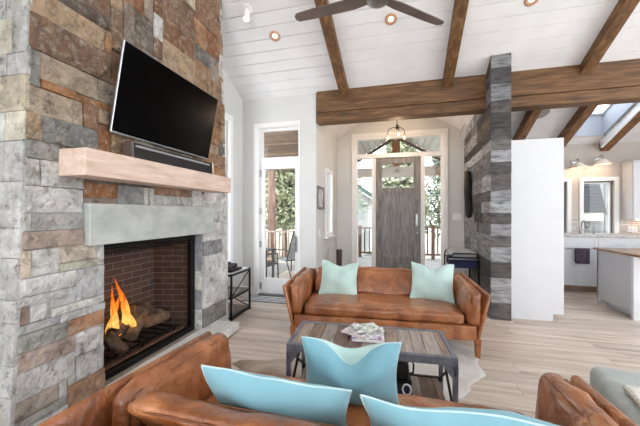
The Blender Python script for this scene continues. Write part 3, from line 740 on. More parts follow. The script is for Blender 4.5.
# ------------------------------------------------------------------ sofas (two alike, facing each other)
def sofa(loc, rz, label):
    t = thing('leather_sofa', label, 'sofa', loc, rz, 'matching tan leather sofas'); W = lambda n, b, m, par=t, **k: obj(n, b, m, par, world=False, **k)
    fl = lambda z: .215*(z-.15)                                  # outward flare of the arms
    for s in (-1, 1):
        bm = new(); P8 = []
        for z in (.15, .572):
            xo = .868+1.12*fl(z); xi = xo-.034; zr = z+(.036 if z > .5 else 0)
            P8 += [(s*xi, -.41, z), (s*xo, -.41, z), (s*xo, .50, zr), (s*xi, .50, zr)]
        if s < 0: P8 = [P8[i] for i in (1, 0, 3, 2, 5, 4, 7, 6)]
        hexa(bm, P8, .016); W('arm_shell', bm, LEA, smooth=True, angle=.9)
        fn = lambda p, s=s: Vector((s*(.778+fl(p.z+.43))+p.x-s*.02*(p.z/.14), p.y-.045, p.z+.432+.03*(p.y/.35+1)*.5*(p.z/.155+1)*.5))
        bm = new(); puff(bm, (.052, .35, .155), .045, (.022, .014, .016), 20, .016, 7, 3+s, fn, (1, 1.8, .6))
        a = W('arm_cushion', bm, LEA, smooth=True)
        bm = new()
        for sx in (-1, 1):
            tube(bm, rloop(-.335, .335, -.139, .139, .05, lambda u, v: fn(Vector((sx*.04, u, v)))), .0035, 6, True)
        W('piping', bm, SEAM, a, smooth=True)
    bm = new(); hexa(bm, [(-.86, .395, .15), (.86, .395, .15), (.86, .455, .15), (-.86, .455, .15), (-.93, .435, .59), (.93, .435, .59), (.93, .49, .59), (-.93, .49, .59)], .016)
    W('back_shell', bm, LEA, smooth=True, angle=.9)
    bm = new(); box(bm, -.845, .845, -.405, -.35, .152, .285, bev=.012); box(bm, -.84, .84, -.35, .40, .19, .275); W('seat_base', bm, LEA, smooth=True, angle=.7)
    fs = lambda p: Vector((p.x, p.y-.06, p.z+.334-.006*math.exp(-(p.x/.02)**2)))
    bm = new(); puff(bm, (.755, .325, .052), .034, (.004, .008, .024), 28, .011, 5, 11, fs, (1.4, .5, 1)); sc_ = W('seat_cushion', bm, LEA, smooth=True)
    bm = new()
    for sz in (-1, 1): tube(bm, rloop(-.745, .745, -.314, .314, .04, lambda u, v: fs(Vector((u, v, sz*.042)))), .004, 6, True)
    W('piping', bm, SEAM, sc_, smooth=True)
    fb = lambda p: Vector((p.x, p.y+.235+.10*(p.z/.13), p.z+.512-.012*math.exp(-(p.x/.03)**2)*(p.z > 0)))
    def fb2(p):
        q = fb(p); k = math.exp(-(p.x/.018)**2); q.y += .022*k*(1 if p.y < 0 else -1); return q
    bm = new(); puff(bm, (.745, .062, .125), .040, (.004, .028, .018), 30, .015, 6, 23, fb2, (1.3, 1, .8)); bc = W('back_cushion', bm, LEA, smooth=True)
    bm = new()
    for sy in (-1, 1): tube(bm, rloop(-.734, .734, -.113, .113, .035, lambda u, v: fb(Vector((u, sy*.048, v)))), .0045, 6, True)
    W('piping', bm, SEAM, bc, smooth=True)
    for sx in (-1, 1):
        for sy in (-1, 1):
            bm = new(); x, y = sx*.858, .42 if sy > 0 else -.382
            hexa(bm, [(x-.018, y-.018, 0), (x+.018, y-.018, 0), (x+.018, y+.018, 0), (x-.018, y+.018, 0), (x-.026, y-.026, .17), (x+.026, y-.026, .17), (x+.026, y+.026, .17), (x-.026, y+.026, .17)], .004)
            W('leg', bm, LEGW)
    return t
sofa_far = sofa((-.15, 3.245, 0), RZ, 'tan leather sofa in the middle of the room facing the camera')
RN = math.radians(-1.0)
sofa_near = dup(sofa_far, (-.165, 1.185, 0), RN+PI, 'tan leather sofa in the foreground seen from behind with three blue pillows')

# ------------------------------------------------------------------ pillows
def fabric(name, col):
    N = NT(name); vec = N.coord(); a = N.noise(vec, 4, 3); w = N.noise(N.coord((1, 1, 1)), 160, 2)
    r = N.ramp(a, 'Fac', [(.3, lin(sc(col, .96))), (.7, lin(sc(col, 1.04)))]); N.l(r, 0, N.b, 'Base Color'); N.b.inputs['Roughness'].default_value = .85
    N.b.inputs['Sheen Weight'].default_value = .25; N.bump(w, 'Fac', .08); return N.m
MINT = fabric('mint_linen', (186, 212, 206)); AQUA = fabric('aqua_linen', (128, 178, 192)); PIPE = mat('pale_piping', (190, 216, 222), .7)
def pillow(label, loc, rz, lean, w, h, th, chop, seed, front, back, group, roll=0):
    """stands on its lower edge at loc; lean tips the top edge backward (+y local)"""
    t = thing('throw_pillow', label, 'pillow', loc, rz, group); n = 22; bm = new()
    R = Matrix.Rotation(roll, 4, 'Y') @ Matrix.Rotation(-lean, 4, 'X')
    def pt(u, v, s):
        k = .09
        x = w/2*u*(1-k*(1-v*v)); z = h/2*v*(1-k*(1-u*u))
        d = chop*math.exp(-(u/.38)**2)*max(0, (v+.35)/1.35)**1.6
        e0 = (max(0, 1-u*u)**.5)*(max(0, 1-v*v)**.5)
        z -= d*(1-.8*min(1, e0*1.6)) if (s < 0 and front is not back) else d
        z -= .012*(abs(u)**2)*(v > 0)*0
        e = (max(0, 1-u*u)**.55)*(max(0, 1-v*v)**.55)
        y = s*th/2*e*(1-.45*math.exp(-(u/.3)**2)*max(0, v)*(chop > 0))
        y += .012*noise.noise(Vector((u*1.6+seed, v*1.6, s*3)))*e*2+.007*noise.noise(Vector((u*4+seed*3, v*2.2, s*5)))*e
        y += .03*noise.noise(Vector((u*1.2, v*1.2, seed*4)))
        z += .016*noise.noise(Vector((u*1.9, seed*2.7, 1)))*(v > 0)*v
        return R @ Vector((x, y, z+h/2))
    G = {}
    f_ = lambda i: math.sin((i/n*2-1)*PI/2)
    for s in (-1, 1):
        for i in range(n+1):
            for j in range(n+1):
                rim = i in (0, n) or j in (0, n)
                if s == 1 and rim: G[s, i, j] = G[-1, i, j]
                else: G[s, i, j] = bm.verts.new(pt(f_(i), f_(j), s))
        for i in range(n):
            for j in range(n):
                q = [G[s, i, j], G[s, i+1, j], G[s, i+1, j+1], G[s, i, j+1]]
                f = bm.faces.new(q if s < 0 else q[::-1]); f.material_index = 0 if s < 0 else 1
    loop = [pt(f_(i), -1, 0) for i in range(n)]+[pt(1, f_(j), 0) for j in range(n)]+[pt(f_(i), 1, 0) for i in range(n, 0, -1)]+[pt(-1, f_(j), 0) for j in range(n, 0, -1)]
    b = obj('cover', bm, [front, back], t, world=False, smooth=True)
    bm = new(); tube(bm, loop, .0035, 6, True); obj('piping', bm, PIPE if back is AQUA else front, t, world=False, smooth=True)
    return t
gm = 'mint pillows on the sofa by the front door'; gb = 'blue pillows on the near sofa'
def sl(x, y, z): return Matrix.Translation((-.15, 3.245, 0)) @ Matrix.Rotation(RZ, 4, 'Z') @ Vector((x, y, z))
def sn_(x, y, z): return Matrix.Translation((-.165, 1.185, 0)) @ Matrix.Rotation(RN, 4, 'Z') @ Vector((x, y, z))
pillow('pale mint pillow at the left end of the sofa by the front door', sl(-.455, .0, .385), RZ, .42, .43, .39, .12, .05, 1, MINT, MINT, gm, .02)
pillow('pale mint pillow at the right end of the sofa by the front door', sl(.53, -.02, .38), RZ-.10, .42, .44, .41, .12, .055, 2, MINT, MINT, gm, .05)
# near sofa: back faces (towards the camera) are aqua, fronts mint
pillow('blue pillow standing upright in the middle of the near sofa seat', sn_(-.042, .235, .38), RZ+PI+.03, .16, .46, .335, .17, .12, 3, MINT, AQUA, gb, 0)
pillow('wide blue pillow lying against the near sofa back, left of the middle one', sn_(-.268, -.04, .372), RZ+PI-.02, .50, .56, .40, .12, .0, 4, AQUA, AQUA, gb, -.03)
pillow('blue pillow against the near sofa back at bottom right, closest to the camera', sn_(.37, -.04, .398), RZ+PI-.04, .58, .62, .39, .13, .0, 5, AQUA, AQUA, gb, 0)

# ------------------------------------------------------------------ coffee table
PLK = tinted('weathered_table_boards', .7, .4, 4, .35, 30, stretch=(14, 1.8, 3), contrast=.45)
ct = thing('coffee_table', 'rustic coffee table of weathered boards in a riveted grey metal frame', 'coffee table', (-.17, 2.055, 0), RZ)
TW, TD, TZ = .525, .213, .445
def slats(bm, x0, x1, y0, y1, z0, z1, w, L):
    x = x0; r = random.Random(int(z0*1000))
    while x < x1-.01:
        e = min(x+w*r.uniform(.85, 1.2), x1)
        if x1-e < .03: e = x1
        n0 = len(bm.faces); box(bm, x, e-.003, y0, y1, z0, z1-r.random()*.002, bev=.002); bm.faces.ensure_lookup_table()
        setcol(bm, bm.faces[n0:], lin(sc(r.choice([(156, 138, 124), (130, 108, 94), (172, 160, 150), (148, 128, 116), (120, 100, 88), (162, 150, 142)]), r.uniform(.9, 1.08))), L); x = e
bm = new(); L = bm.loops.layers.float_color.new('tint'); slats(bm, -TW+.03, TW-.03, -TD+.03, TD-.03, TZ-.02, TZ-.001, .085, L); obj('tabletop', bm, PLK, ct, world=False)
bm = new()
for (a, b, c, d) in ((-TW, TW, -TD, -TD+.032), (-TW, TW, TD-.032, TD), (-TW, -TW+.032, -TD+.032, TD-.032), (TW-.032, TW, -TD+.032, TD-.032)):
    box(bm, a, b, c, d, TZ-.045, TZ+.003, bev=.003)
obj('top_frame', bm, DSTEEL, ct, world=False)
for sx in (-1, 1):
    for sy in (-1, 1):
        bm = new(); x, y = sx*(TW-.014), sy*(TD-.014)
        box(bm, x-.014, x+.014, min(y-sy*.012, y+sy*.014), max(y-sy*.012, y+sy*.014), 0, TZ-.045, bev=.002)
        prism(bm, [(x+sx*.014, TZ-.045), (x-sx*.075, TZ-.045), (x-sx*.012, TZ-.13), (x+sx*.014, TZ-.13)], 1, min(y+sy*.008, y+sy*.014), max(y+sy*.008, y+sy*.014))
        lg = obj('leg', bm, DSTEEL, ct, world=False)
        for (px, pz) in ((0, TZ-.02), (0, TZ-.07), (0, TZ-.11), (-sx*.045, TZ-.06)):
            bm = new(); lathe(bm, [(.0065, 0), (.005, .004), (.001, .006)], 8, Matrix.Translation((x+px, y+sy*.014, pz)) @ Matrix.Rotation(sy*-PI/2, 4, 'X'))
            obj('rivet', bm, DSTEEL, lg, world=False)
for sx in (-1, 1):
    bm = new(); x = sx*(TW-.02)
    tube(bm, [(x, -TD+.03, .12), (x, TD-.03, TZ-.06)], .009, 6); tube(bm, [(x, TD-.03, .12), (x, -TD+.03, TZ-.06)], .009, 6); obj('cross_brace', bm, BLK, ct, world=False)
bm = new(); L = bm.loops.layers.float_color.new('tint'); slats(bm, -TW+.035, TW-.035, -TD+.03, TD-.03, .095, .112, .09, L); obj('lower_shelf', bm, PLK, ct, world=False)
bm = new()
for (a, b, c, d) in ((-TW+.01, TW-.01, -TD+.005, -TD+.03), (-TW+.01, TW-.01, TD-.03, TD-.005)): box(bm, a, b, c, d, .085, .115, bev=.002)
obj('shelf_rail', bm, BLK, ct, world=False)
CT = wm(ct)
def onct(x, y, z): return CT @ Vector((x, y, z))
# magazines
def magazine(label, x, y, z, rz, w, d, h, cov, art, seed):
    p = onct(x, y, z); t = thing('magazine', label, 'magazine', tuple(p), rz, 'magazines on the coffee table')
    bm = new(); box(bm, -w/2+.002, w/2-.002, -d/2+.002, d/2-.002, .001, h-.001); obj('pages', bm, mat('paper_pages', (232, 230, 228), .8), t, world=False)
    m = NT('magazine_cover_%d' % seed); v = m.coord(); no = m.noise(v, 9+seed, 3, .5, 1.5); r = m.ramp(no, 'Fac', art); r.color_ramp.interpolation = 'CONSTANT'
    m.l(r, 0, m.b, 'Base Color'); m.b.inputs['Roughness'].default_value = .3
    bm = new(); box(bm, -w/2, w/2, -d/2, d/2, h-.001, h+.001); box(bm, -w/2, w/2, -d/2, d/2, -.0002, .001); box(bm, -w/2, -w/2+.002, -d/2, d/2, 0, h); obj('cover', bm, m.m, t, world=False)
a1 = [(0, lin((238, 238, 240))), (.45, lin((206, 200, 214))), (.56, lin((120, 70, 140))), (.66, lin((240, 240, 238)))]
a2 = [(0, lin((226, 226, 226))), (.42, lin((150, 156, 160))), (.52, lin((214, 190, 200))), (.62, lin((236, 236, 232)))]
a3 = [(0, lin((232, 232, 228))), (.44, lin((186, 196, 180))), (.54, lin((90, 100, 110))), (.64, lin((238, 236, 230)))]
zt = TZ+.004
magazine('thick purple and white magazine at the bottom of the stack on the coffee table', -.005, .01, zt, RZ+.02, .215, .27*.8, .022, None, a1, 1)
magazine('grey and white magazine turned askew in the middle of the stack', -.055, .02, zt+.0235, RZ-.45, .21, .20, .007, None, a2, 2)
magazine('white magazine with a greenish picture lying on top of the stack', -.01, .05, zt+.032, RZ+.5, .18, .17, .005, None, a3, 3)
# boxes on the lower shelf
NAVY = mat('navy_box_paper', (32, 42, 66), .45, var=.1)
p = onct(.125, .02, .1125); t = thing('storage_box', 'navy box with a white ring mark on the lower shelf of the coffee table', 'box', tuple(p), RZ)
bm = new(); box(bm, -.15, .15, -.11, .11, 0, .10, bev=.004); obj('body', bm, NAVY, t, world=False)
bm = new(); pts = [(.12+.026*math.cos(k*PI/10), -.111, .05+.034*math.sin(k*PI/10)) for k in range(20)]; tube(bm, pts, .006, 6, True); obj('ring_mark', bm, TRIM, t, world=False)
bm = new(); box(bm, -.151, .151, -.111, .111, .088, .101, bev=.002); obj('lid', bm, BLK, t, world=False)
p = onct(.12, .02, .214); t = thing('carry_case', 'small black case with a loop handle on the navy box under the coffee table', 'case', tuple(p), RZ)
bm = new(); box(bm, -.14, .14, -.10, .10, 0, .105, bev=.012); obj('body', bm, mat('black_case', (22, 22, 24), .5, var=.2), t, world=False)
bm = new(); tube(bm, [(.138, -.05, .10), (.165, -.05, .11), (.175, -.05, .08), (.172, -.05, .03), (.14, -.05, .02)], .006, 6); obj('handle', bm, BLK, t, world=False)

# ------------------------------------------------------------------ cowhide rug
px = [(232, 364), (238, 368), (246, 371), (262, 380), (300, 397), (350, 412), (400, 412), (440, 405), (462, 399), (471, 391), (470, 386), (484, 377), (485, 373), (477, 364), (480, 356), (474, 349), (456, 343), (438, 338), (420, 340), (380, 336), (345, 337), (320, 347), (300, 351), (287, 360), (272, 360), (262, 362), (250, 361), (240, 361)]
ol = [PZ(u, v, 0) for u, v in px]; bm = new(); cen = sum(ol, Vector())/len(ol); fine = []
for i in range(len(ol)):
    a, b = ol[i], ol[(i+1) % len(ol)]
    for k in range(8):
        q = a.lerp(b, k/8); q += (q-cen).normalized()*(.012*noise.noise(q*14)+.008*noise.noise(q*40)); fine.append(q)
rings = []
for s, zz in ((1, .001), (.995, .006), (.97, .010), (.6, .011), (.25, .011)):
    rings.append([bm.verts.new((cen.x+(q.x-cen.x)*s, cen.y+(q.y-cen.y)*s, zz)) for q in fine])
n = len(fine)
for A, B in zip(rings, rings[1:]):
    for k in range(n): bm.faces.new([A[k], A[(k+1) % n], B[(k+1) % n], B[k]])
bm.faces.new(rings[-1]); bmesh.ops.recalc_face_normals(bm, faces=bm.faces)
N = NT('cowhide'); v = N.coord(); sp = N.n('ShaderNodeSeparateXYZ'); N.l(v, 0, sp, 0); no = N.noise(v, 2.6, 5, .6, .6)
mr = N.n('ShaderNodeMapRange'); mr.inputs['From Min'].default_value = -1.3; mr.inputs['From Max'].default_value = .75; N.l(sp, 'X', mr, 0)
ma = N.n('ShaderNodeMath', operation='MULTIPLY_ADD'); ma.inputs[1].default_value = .55; N.l(mr, 0, ma, 0); N.l(no, 'Fac', ma, 2)
r = N.ramp(ma, 0, [(.48, lin((142, 122, 106))), (.62, lin((176, 160, 146))), (.78, lin((198, 192, 184))), (.95, lin((214, 211, 206)))]); N.l(r, 0, N.b, 'Base Color'); N.b.inputs['Roughness'].default_value = .9
f2 = N.noise(N.coord((60, 8, 1)), 8, 3); N.bump(f2, 'Fac', .4)
tag(obj('cowhide_rug', bm, N.m), 'irregular brown and white cowhide rug under the coffee table', 'rug')

# ------------------------------------------------------------------ ottoman with throw at the right edge
GREYF = mat('grey_green_upholstery', (178, 186, 184), .9, var=.05, scale=12, bump=.15, bscale=200)
ot = thing('ottoman', 'low grey upholstered ottoman beside the near sofa at the right edge', 'ottoman', (1.45, 1.62, 0), math.radians(-12))
bm = new(); puff(bm, (.42, .40, .15), .05, (.004, .004, .018), 14, .004, 5, 3, lambda p: p+Vector((0, 0, .26))); obj('cushion', bm, GREYF, ot, world=False, smooth=True)
for sx in (-1, 1):
    for sy in (-1, 1):
        bm = new(); cyl(bm, (sx*.33, sy*.31, 0), (sx*.33, sy*.31, .13), .018, .026); obj('leg', bm, mat('dark_leg', (58, 46, 38), .5), ot, world=False)
bm = new(); n = 26; G = {}
for i in range(n+1):
    for j in range(n+1):
        x, y = -.38+.60*i/n, -.34+.42*j/n; G[i, j] = bm.verts.new((x, y, .455+.02*noise.noise(Vector((x*7, y*7, 2)))+.012*noise.noise(Vector((x*22, y*5, 7)))))
for i in range(n):
    for j in range(n): bm.faces.new([G[i, j], G[i+1, j], G[i+1, j+1], G[i, j+1]])
bmesh.ops.recalc_face_normals(bm, faces=bm.faces); bmesh.ops.solidify(bm, geom=bm.faces[:], thickness=.025)
bmesh.ops.transform(bm, matrix=wm(ot), verts=bm.verts)
tag(obj('throw_blanket', bm, mat('cream_knit', (222, 220, 214), .95, var=.12, scale=60, bump=.6, bscale=90), smooth=True), 'crumpled cream knit throw on top of the grey ottoman', 'blanket')

# ------------------------------------------------------------------ black shelf unit beside the chimney
ss = thing('shelf_unit', 'small black metal shelf unit with diagonal braces beside the stone chimney', 'shelf', (-2.07, 3.41, 0))
X0, X1, Yn, Yf, ZT = -2.28, -1.885, 3.168, 3.65, .565
SHW = wood('grey_shelf_boards', (92, 84, 78), (132, 124, 116), (160, 152, 144), 1, 4, .6, .2, 10)
bm = new()
for x in (X0, X1-.02):
    for y in (Yn, Yf-.02): box(bm, x, x+.02, y, y+.02, 0, ZT)
for z in (.03, .27, ZT-.02):
    for x in (X0, X1-.02): box(bm, x, x+.02, Yn+.02, Yf-.02, z-.01, z+.012)
    for y in (Yn, Yf-.02): box(bm, X0+.02, X1-.02, y, y+.02, z-.01, z+.012)
obj('frame', bm, BLK, ss)
bm = new(); tube(bm, [(X1-.01, Yn+.02, .29), (X1-.01, Yf-.02, ZT-.03)], .007, 6); tube(bm, [(X1-.01, Yn+.1, .25), (X1-.01, Yf-.02, .045)], .007, 6); obj('brace', bm, BLK, ss)
for z in (.032, .272, ZT-.018):
    bm = new(); box(bm, X0+.02, X1-.02, Yn+.005, Yf-.005, z+.01, z+.018); obj('shelf_board', bm, SHW if z < .5 else mat('pale_shelf_top', (196, 196, 196), .5), ss)
zt = ZT+.002
bm = new(); box(bm, -2.15, -1.93, 3.24, 3.50, zt, zt+.03, bev=.004); tag(obj('tablet_box', bm, BLK), 'flat black box on top of the small black shelf unit', 'box')
t = thing('desk_phone', 'black telephone base on the flat box on the shelf unit', 'telephone', (-2.04, 3.37, zt+.031))
bm = new(); hexa(bm, [(-2.11, 3.28, zt+.031), (-1.97, 3.28, zt+.031), (-1.97, 3.45, zt+.031), (-2.11, 3.45, zt+.031), (-2.11, 3.28, zt+.045), (-1.97, 3.28, zt+.045), (-1.97, 3.45, zt+.085), (-2.11, 3.45, zt+.085)], .005); obj('base', bm, BLK, t)
bm = new(); box(bm, -2.10, -2.06, 3.29, 3.45, zt+.075, zt+.10, bev=.008); obj('handset', bm, BLK, t)
t = thing('magazine', 'pair of open grey magazines on the middle shelf of the black unit', 'magazine', (-2.0, 3.4, .291))
bm = new(); box(bm, -2.12, -1.93, 3.27, 3.50, .291, .300, Matrix.Translation((-2.02, 3.4, 0)) @ Matrix.Rotation(.2, 4, 'Z') @ Matrix.Translation((2.02, -3.4, 0))); obj('cover', bm, mat('grey_magazine', (150, 150, 152), .4, var=.3, scale=14), t)
t = thing('glass_jar', 'small clear glass jar on the bottom shelf of the black unit', 'jar', (-1.96, 3.26, .052))
bm = new(); lathe(bm, [(.038, 0), (.042, .01), (.042, .09), (.03, .11), (.03, .125)], 18, Matrix.Translation((-1.96, 3.26, .052))); obj('body', bm, mat('silvery_glass', (200, 204, 206), .12, .3), t, smooth=True)
# striped mat at the patio door
bm = new(); n = 9
for k in range(n): box(bm, -2.2+.0, -1.2, 3.96+k*.033, 3.96+(k+1)*.033-.0005, .001, .010+.002*(k % 2))
tag(obj('door_mat', bm, mat('mat_grey', (122, 124, 128), .9, var=.1)), 'grey striped door mat on the floor inside the patio door', 'mat')
dm = bpy.data.objects['door_mat']; dm.data.materials.append(mat('mat_pale', (206, 208, 210), .9, var=.06)); dm.data.materials.append(mat('mat_dark', (66, 68, 76), .9, var=.1))
for i, f in enumerate(dm.data.polygons): f.material_index = (0, 1, 2, 1, 0, 1, 2, 1, 2)[min(8, i//6)]
# pedestal behind the far sofa
t = thing('wooden_pedestal', 'dark brown turned wooden pedestal standing behind the left end of the far sofa', 'pedestal', (-.905, 4.95, 0))
bm = new(); lathe(bm, [(.11, 0), (.11, .03), (.055, .06), (.045, .2), (.048, .6), (.05, .66), (.044, .68)], 18, Matrix.Translation((-.905, 4.95, 0))); obj('column', bm, mat('dark_walnut', (58, 38, 32), .4, var=.25, scale=8, stretch=(6, 6, 1)), t, smooth=True, angle=.6)

# ------------------------------------------------------------------ bench trolley by the pillar
bt = thing('laundry_bench', 'black tubular bench with a grey cushion and a navy basket beside the clad pillar', 'bench', (1.0, 4.85, 0))
x0, x1, y0, y1 = .80, 1.17, 4.62, 5.15; zz = .66
bm = new()
for y in (y0, y1):
    tube(bm, [(x0, y, 0), (x0, y, zz), (x0+.02, y, zz+.04), (x0+.05, y, zz+.055), (x1-.05, y, zz+.055), (x1-.02, y, zz+.04), (x1, y, zz), (x1, y, 0)], .011, 8)
for x in (x0, x1):
    for z in (zz-.03, .2): tube(bm, [(x, y0, z), (x, y1, z)], .009, 8)
obj('frame', bm, BLK, bt, smooth=True)
bm = new(); puff(bm, (.17, .25, .04), .03, (0, 0, .008), 10, .003, 8, 2, lambda p: p+Vector(((x0+x1)/2, (y0+y1)/2, zz+.035))); obj('seat_pad', bm, mat('pale_grey_pad', (176, 178, 182), .85, var=.05), bt, smooth=True)
bm = new(); box(bm, x0+.02, x1-.02, y0+.02, y1-.02, zz-.16, zz-.035, bev=.012); obj('basket', bm, mat('navy_canvas', (30, 38, 78), .8, var=.12, scale=20), bt)
bm = new(); tube(bm, [(x0-.03, y0-.012, zz-.025), (x1+.05, y0-.012, zz-.025)], .009, 8); obj('hanging_rail', bm, STEEL, bt)
bm = new(); box(bm, x0, x1, y0, y1, .19, .21); obj('lower_shelf', bm, BLK, bt)
# dark coat hanging on the pillar
q0 = A0+dl*((5.24-A0.y)/dl.y)
t = thing('hanging_coat', 'long narrow black coat hanging on the side of the plank clad pillar', 'coat', tuple(q0+Vector((-.03, 0, 1.62))))
bm = new(); puff(bm, (.03, .07, .38), .028, (.01, 0, 0), 12, .016, 5, 9, lambda p: Vector((q0.x-.064+p.x, q0.y+p.y*(1-.25*(p.z > .2)*(p.z-.2)/.2), 1.60+p.z))); obj('fabric', bm, mat('black_wool', (24, 24, 26), .9, var=.2, scale=20), t, smooth=True)
bm = new(); tube(bm, [q0+Vector((-.022, 0, 2.03)), q0+Vector((-.08, 0, 2.03)), q0+Vector((-.09, 0, 2.05))], .008, 6); obj('hook', bm, BLK, t)

# ------------------------------------------------------------------ kitchen
# tall cabinet (its end panel faces the living room)
tc = thing('tall_cabinet', 'tall white cabinet end panel standing right of the clad pillar', 'cabinet', (1.67, 4.5, 0))
bm = new()
prism(bm, [(1.372, 0), (1.856, 0), (1.856, .085), (1.965, .085), (1.965, 2.2), (1.372, 2.2)], 1, 4.12, 4.145); obj('end_panel', bm, CABW, tc)
bm = new(); box(bm, 1.50, 1.945, 4.145, 5.2, .09, 2.19); box(bm, 1.50, 1.85, 4.16, 5.2, 0, .09); obj('body', bm, CABW, tc)
for k in range(2):
    bm = new(); y0 = 4.15+k*.525; box(bm, 1.946, 1.966, y0, y0+.515, .095, 2.185, bev=.002); d_ = obj('door', bm, CABW, tc)
    bm = new(); hy = 4.62 if k == 0 else 4.72; tube(bm, [(1.966, hy, 1.0), (1.99, hy, 1.0), (1.99, hy, 1.25), (1.966, hy, 1.25)], .006, 6); obj('handle', bm, STEEL, d_)
# base cabinets along the window wall
CT0 = .945
def shaker(bm, x0, x1, z0, z1, y, r=.055):
    box(bm, x0, x1, y+.006, y+.018, z0, z1); frame_rect(bm, 1, y, y+.008, x0, x1, z0, z1, r, .0015)
units = [(2.05, 2.62), (2.62, 3.21), (3.21, 3.80), (3.80, 4.6), (4.6, 5.4)]
for i, (x0, x1) in enumerate(units):
    lab = ('white base cabinet half hidden behind the tall cabinet', 'white sink base cabinet with the dark towel on its bar', 'white base cabinet right of the sink behind the island', 'white base cabinet below the wall cabinet, first one right of the window', 'white base cabinet at the far right end of the granite worktop')[i]
    t = thing('base_cabinet', lab, 'cabinet', ((x0+x1)/2, 6.0, 0), 0, 'white base cabinets under the window')
    bm = new(); box(bm, x0+.001, x1-.001, 5.76, KY-.005, .10, CT0-.045); obj('body', bm, CABW, t)
    bm = new(); box(bm, x0+.001, x1-.001, 5.83, 5.85, 0, .10); obj('toe_kick', bm, mat('brown_toe_kick', (150, 124, 106), .6), t)
    bm = new(); shaker(bm, x0+.004, x1-.004, .70+.01, CT0-.05, 5.738, .04); dd = obj('drawer', bm, CABW, t)
    if i != 1:
        bm = new(); tube(bm, [((x0+x1)/2-.06, 5.738, .80), ((x0+x1)/2-.06, 5.715, .80), ((x0+x1)/2+.06, 5.715, .80), ((x0+x1)/2+.06, 5.738, .80)], .005, 6); obj('handle', bm, STEEL, dd)
    for s in (0, 1):
        bm = new(); m = (x0+x1)/2; shaker(bm, x0+.004 if s == 0 else m+.002, m-.002 if s == 0 else x1-.004, .105, .70, 5.738, .05); dd = obj('door', bm, CABW, t)
        bm = new(); hx = m-.03 if s == 0 else m+.03; tube(bm, [(hx, 5.738, .52), (hx, 5.715, .52), (hx, 5.715, .66), (hx, 5.738, .66)], .005, 6); obj('handle', bm, STEEL, dd)
GRAN = mat('grey_granite', (176, 172, 168), .25, var=.25, scale=40)
bm = new(); box(bm, 2.0, 5.4, 5.715, KY-.002, CT0-.044, CT0, bev=.004); tag(obj('countertop', bm, GRAN), 'grey granite worktop along the kitchen window wall', 'worktop')
# towel and bar
t = thing('towel_bar', 'thin steel bar on the front of the sink cabinet', 'towel bar', (2.96, 5.72, .75))
bm = new(); tube(bm, [(2.78, 5.737, .72), (2.78, 5.69, .72), (3.12, 5.69, .72), (3.12, 5.737, .72)], .006, 8); obj('bar', bm, STEEL, t)
bm = new(); n = 14; V = {}
for side, (yo, zb_) in enumerate(((5.675, .475), (5.703, .50))):
    for i in range(n+1):
        x = 2.87+.195*i/n; w = .006*math.sin(i*1.3)
        for j in range(7):
            z = .728-(.728-zb_)*j/6; V[side, i, j] = bm.verts.new((x, yo+w*(j/6)+(0.0 if j else (.004 if side == 0 else -.004)), z))
for i in range(n):
    for side in (0, 1):
        for j in range(6): bm.faces.new([V[side, i, j], V[side, i+1, j], V[side, i+1, j+1], V[side, i, j+1]])
    bm.faces.new([V[0, i, 0], V[0, i+1, 0], V[1, i+1, 0], V[1, i, 0]])
bmesh.ops.recalc_face_normals(bm, faces=bm.faces); bmesh.ops.solidify(bm, geom=bm.faces[:], thickness=.005)
tag(obj('kitchen_towel', bm, mat('dark_plum_towel', (74, 60, 72), .95, var=.15, scale=30), smooth=True), 'dark plum towel hanging from the bar on the sink cabinet', 'towel')
# tap
t = thing('kitchen_tap', 'chrome gooseneck tap at the kitchen sink below the window', 'tap', (3.19, 6.13, CT0))
bm = new(); pts = [(3.19, 6.13, CT0)]+[(3.19, 6.13, CT0+.035*k) for k in range(1, 5)]+[(3.19, 6.06+.07*math.cos(a), CT0+.15+.07*math.sin(a)) for a in [PI*k/8 for k in range(1, 9)]]+[(3.19, 5.99, CT0+.10)]
tube(bm, pts, .013, 10); obj('spout', bm, STEEL, t, smooth=True)
bm = new(); cyl(bm, (3.19, 6.13, CT0), (3.19, 6.13, CT0+.05), .024, .02, 14); obj('base', bm, STEEL, t)
bm = new(); tube(bm, [(3.20, 6.13, CT0+.06), (3.29, 6.10, CT0+.075)], .008, 8); obj('lever', bm, STEEL, t)
for lab, x, h in (('small chrome soap pump beside the kitchen tap', 3.36, .10),):
    t = thing('soap_pump', lab, 'soap dispenser', (x, 6.12, CT0))
    bm = new(); lathe(bm, [(.02, 0), (.016, .02), (.009, .03), (.009, h)], 12, Matrix.Translation((x, 6.12, CT0))); obj('stem', bm, STEEL, t)
    bm = new(); tube(bm, [(x, 6.12, CT0+h), (x+.0, 6.05, CT0+h+.005)], .007, 6); obj('nozzle', bm, STEEL, t)
# windows
for nm, h, lab in (('window_5', kw, 'kitchen window over the sink'), ('window_6', kw2, 'kitchen window half hidden by the tall cabinet')):
    bm = new(); frame_rect(bm, 1, KY-.025, KY, h[0]-.065, h[1]+.065, h[2]-.05, h[3]+.065, .065); frame_rect(bm, 1, KY+.05, KY+.10, h[0], h[1], h[2], h[3], .035)
    w = struct(nm, bm, TRIM, label=lab); bm = new(); frame_rect(bm, 1, KY+.04, KY+.05, h[0]+.005, h[1]-.005, h[2]+.005, h[3]-.005, .02); obj('dark_gasket', bm, mat('grey_gasket', (110, 112, 116), .6), w)
    bm = new(); box(bm, h[0]+.03, h[1]-.03, KY+.07, KY+.075, h[2]+.03, h[3]-.03); obj('pane', bm, GLASS, w)
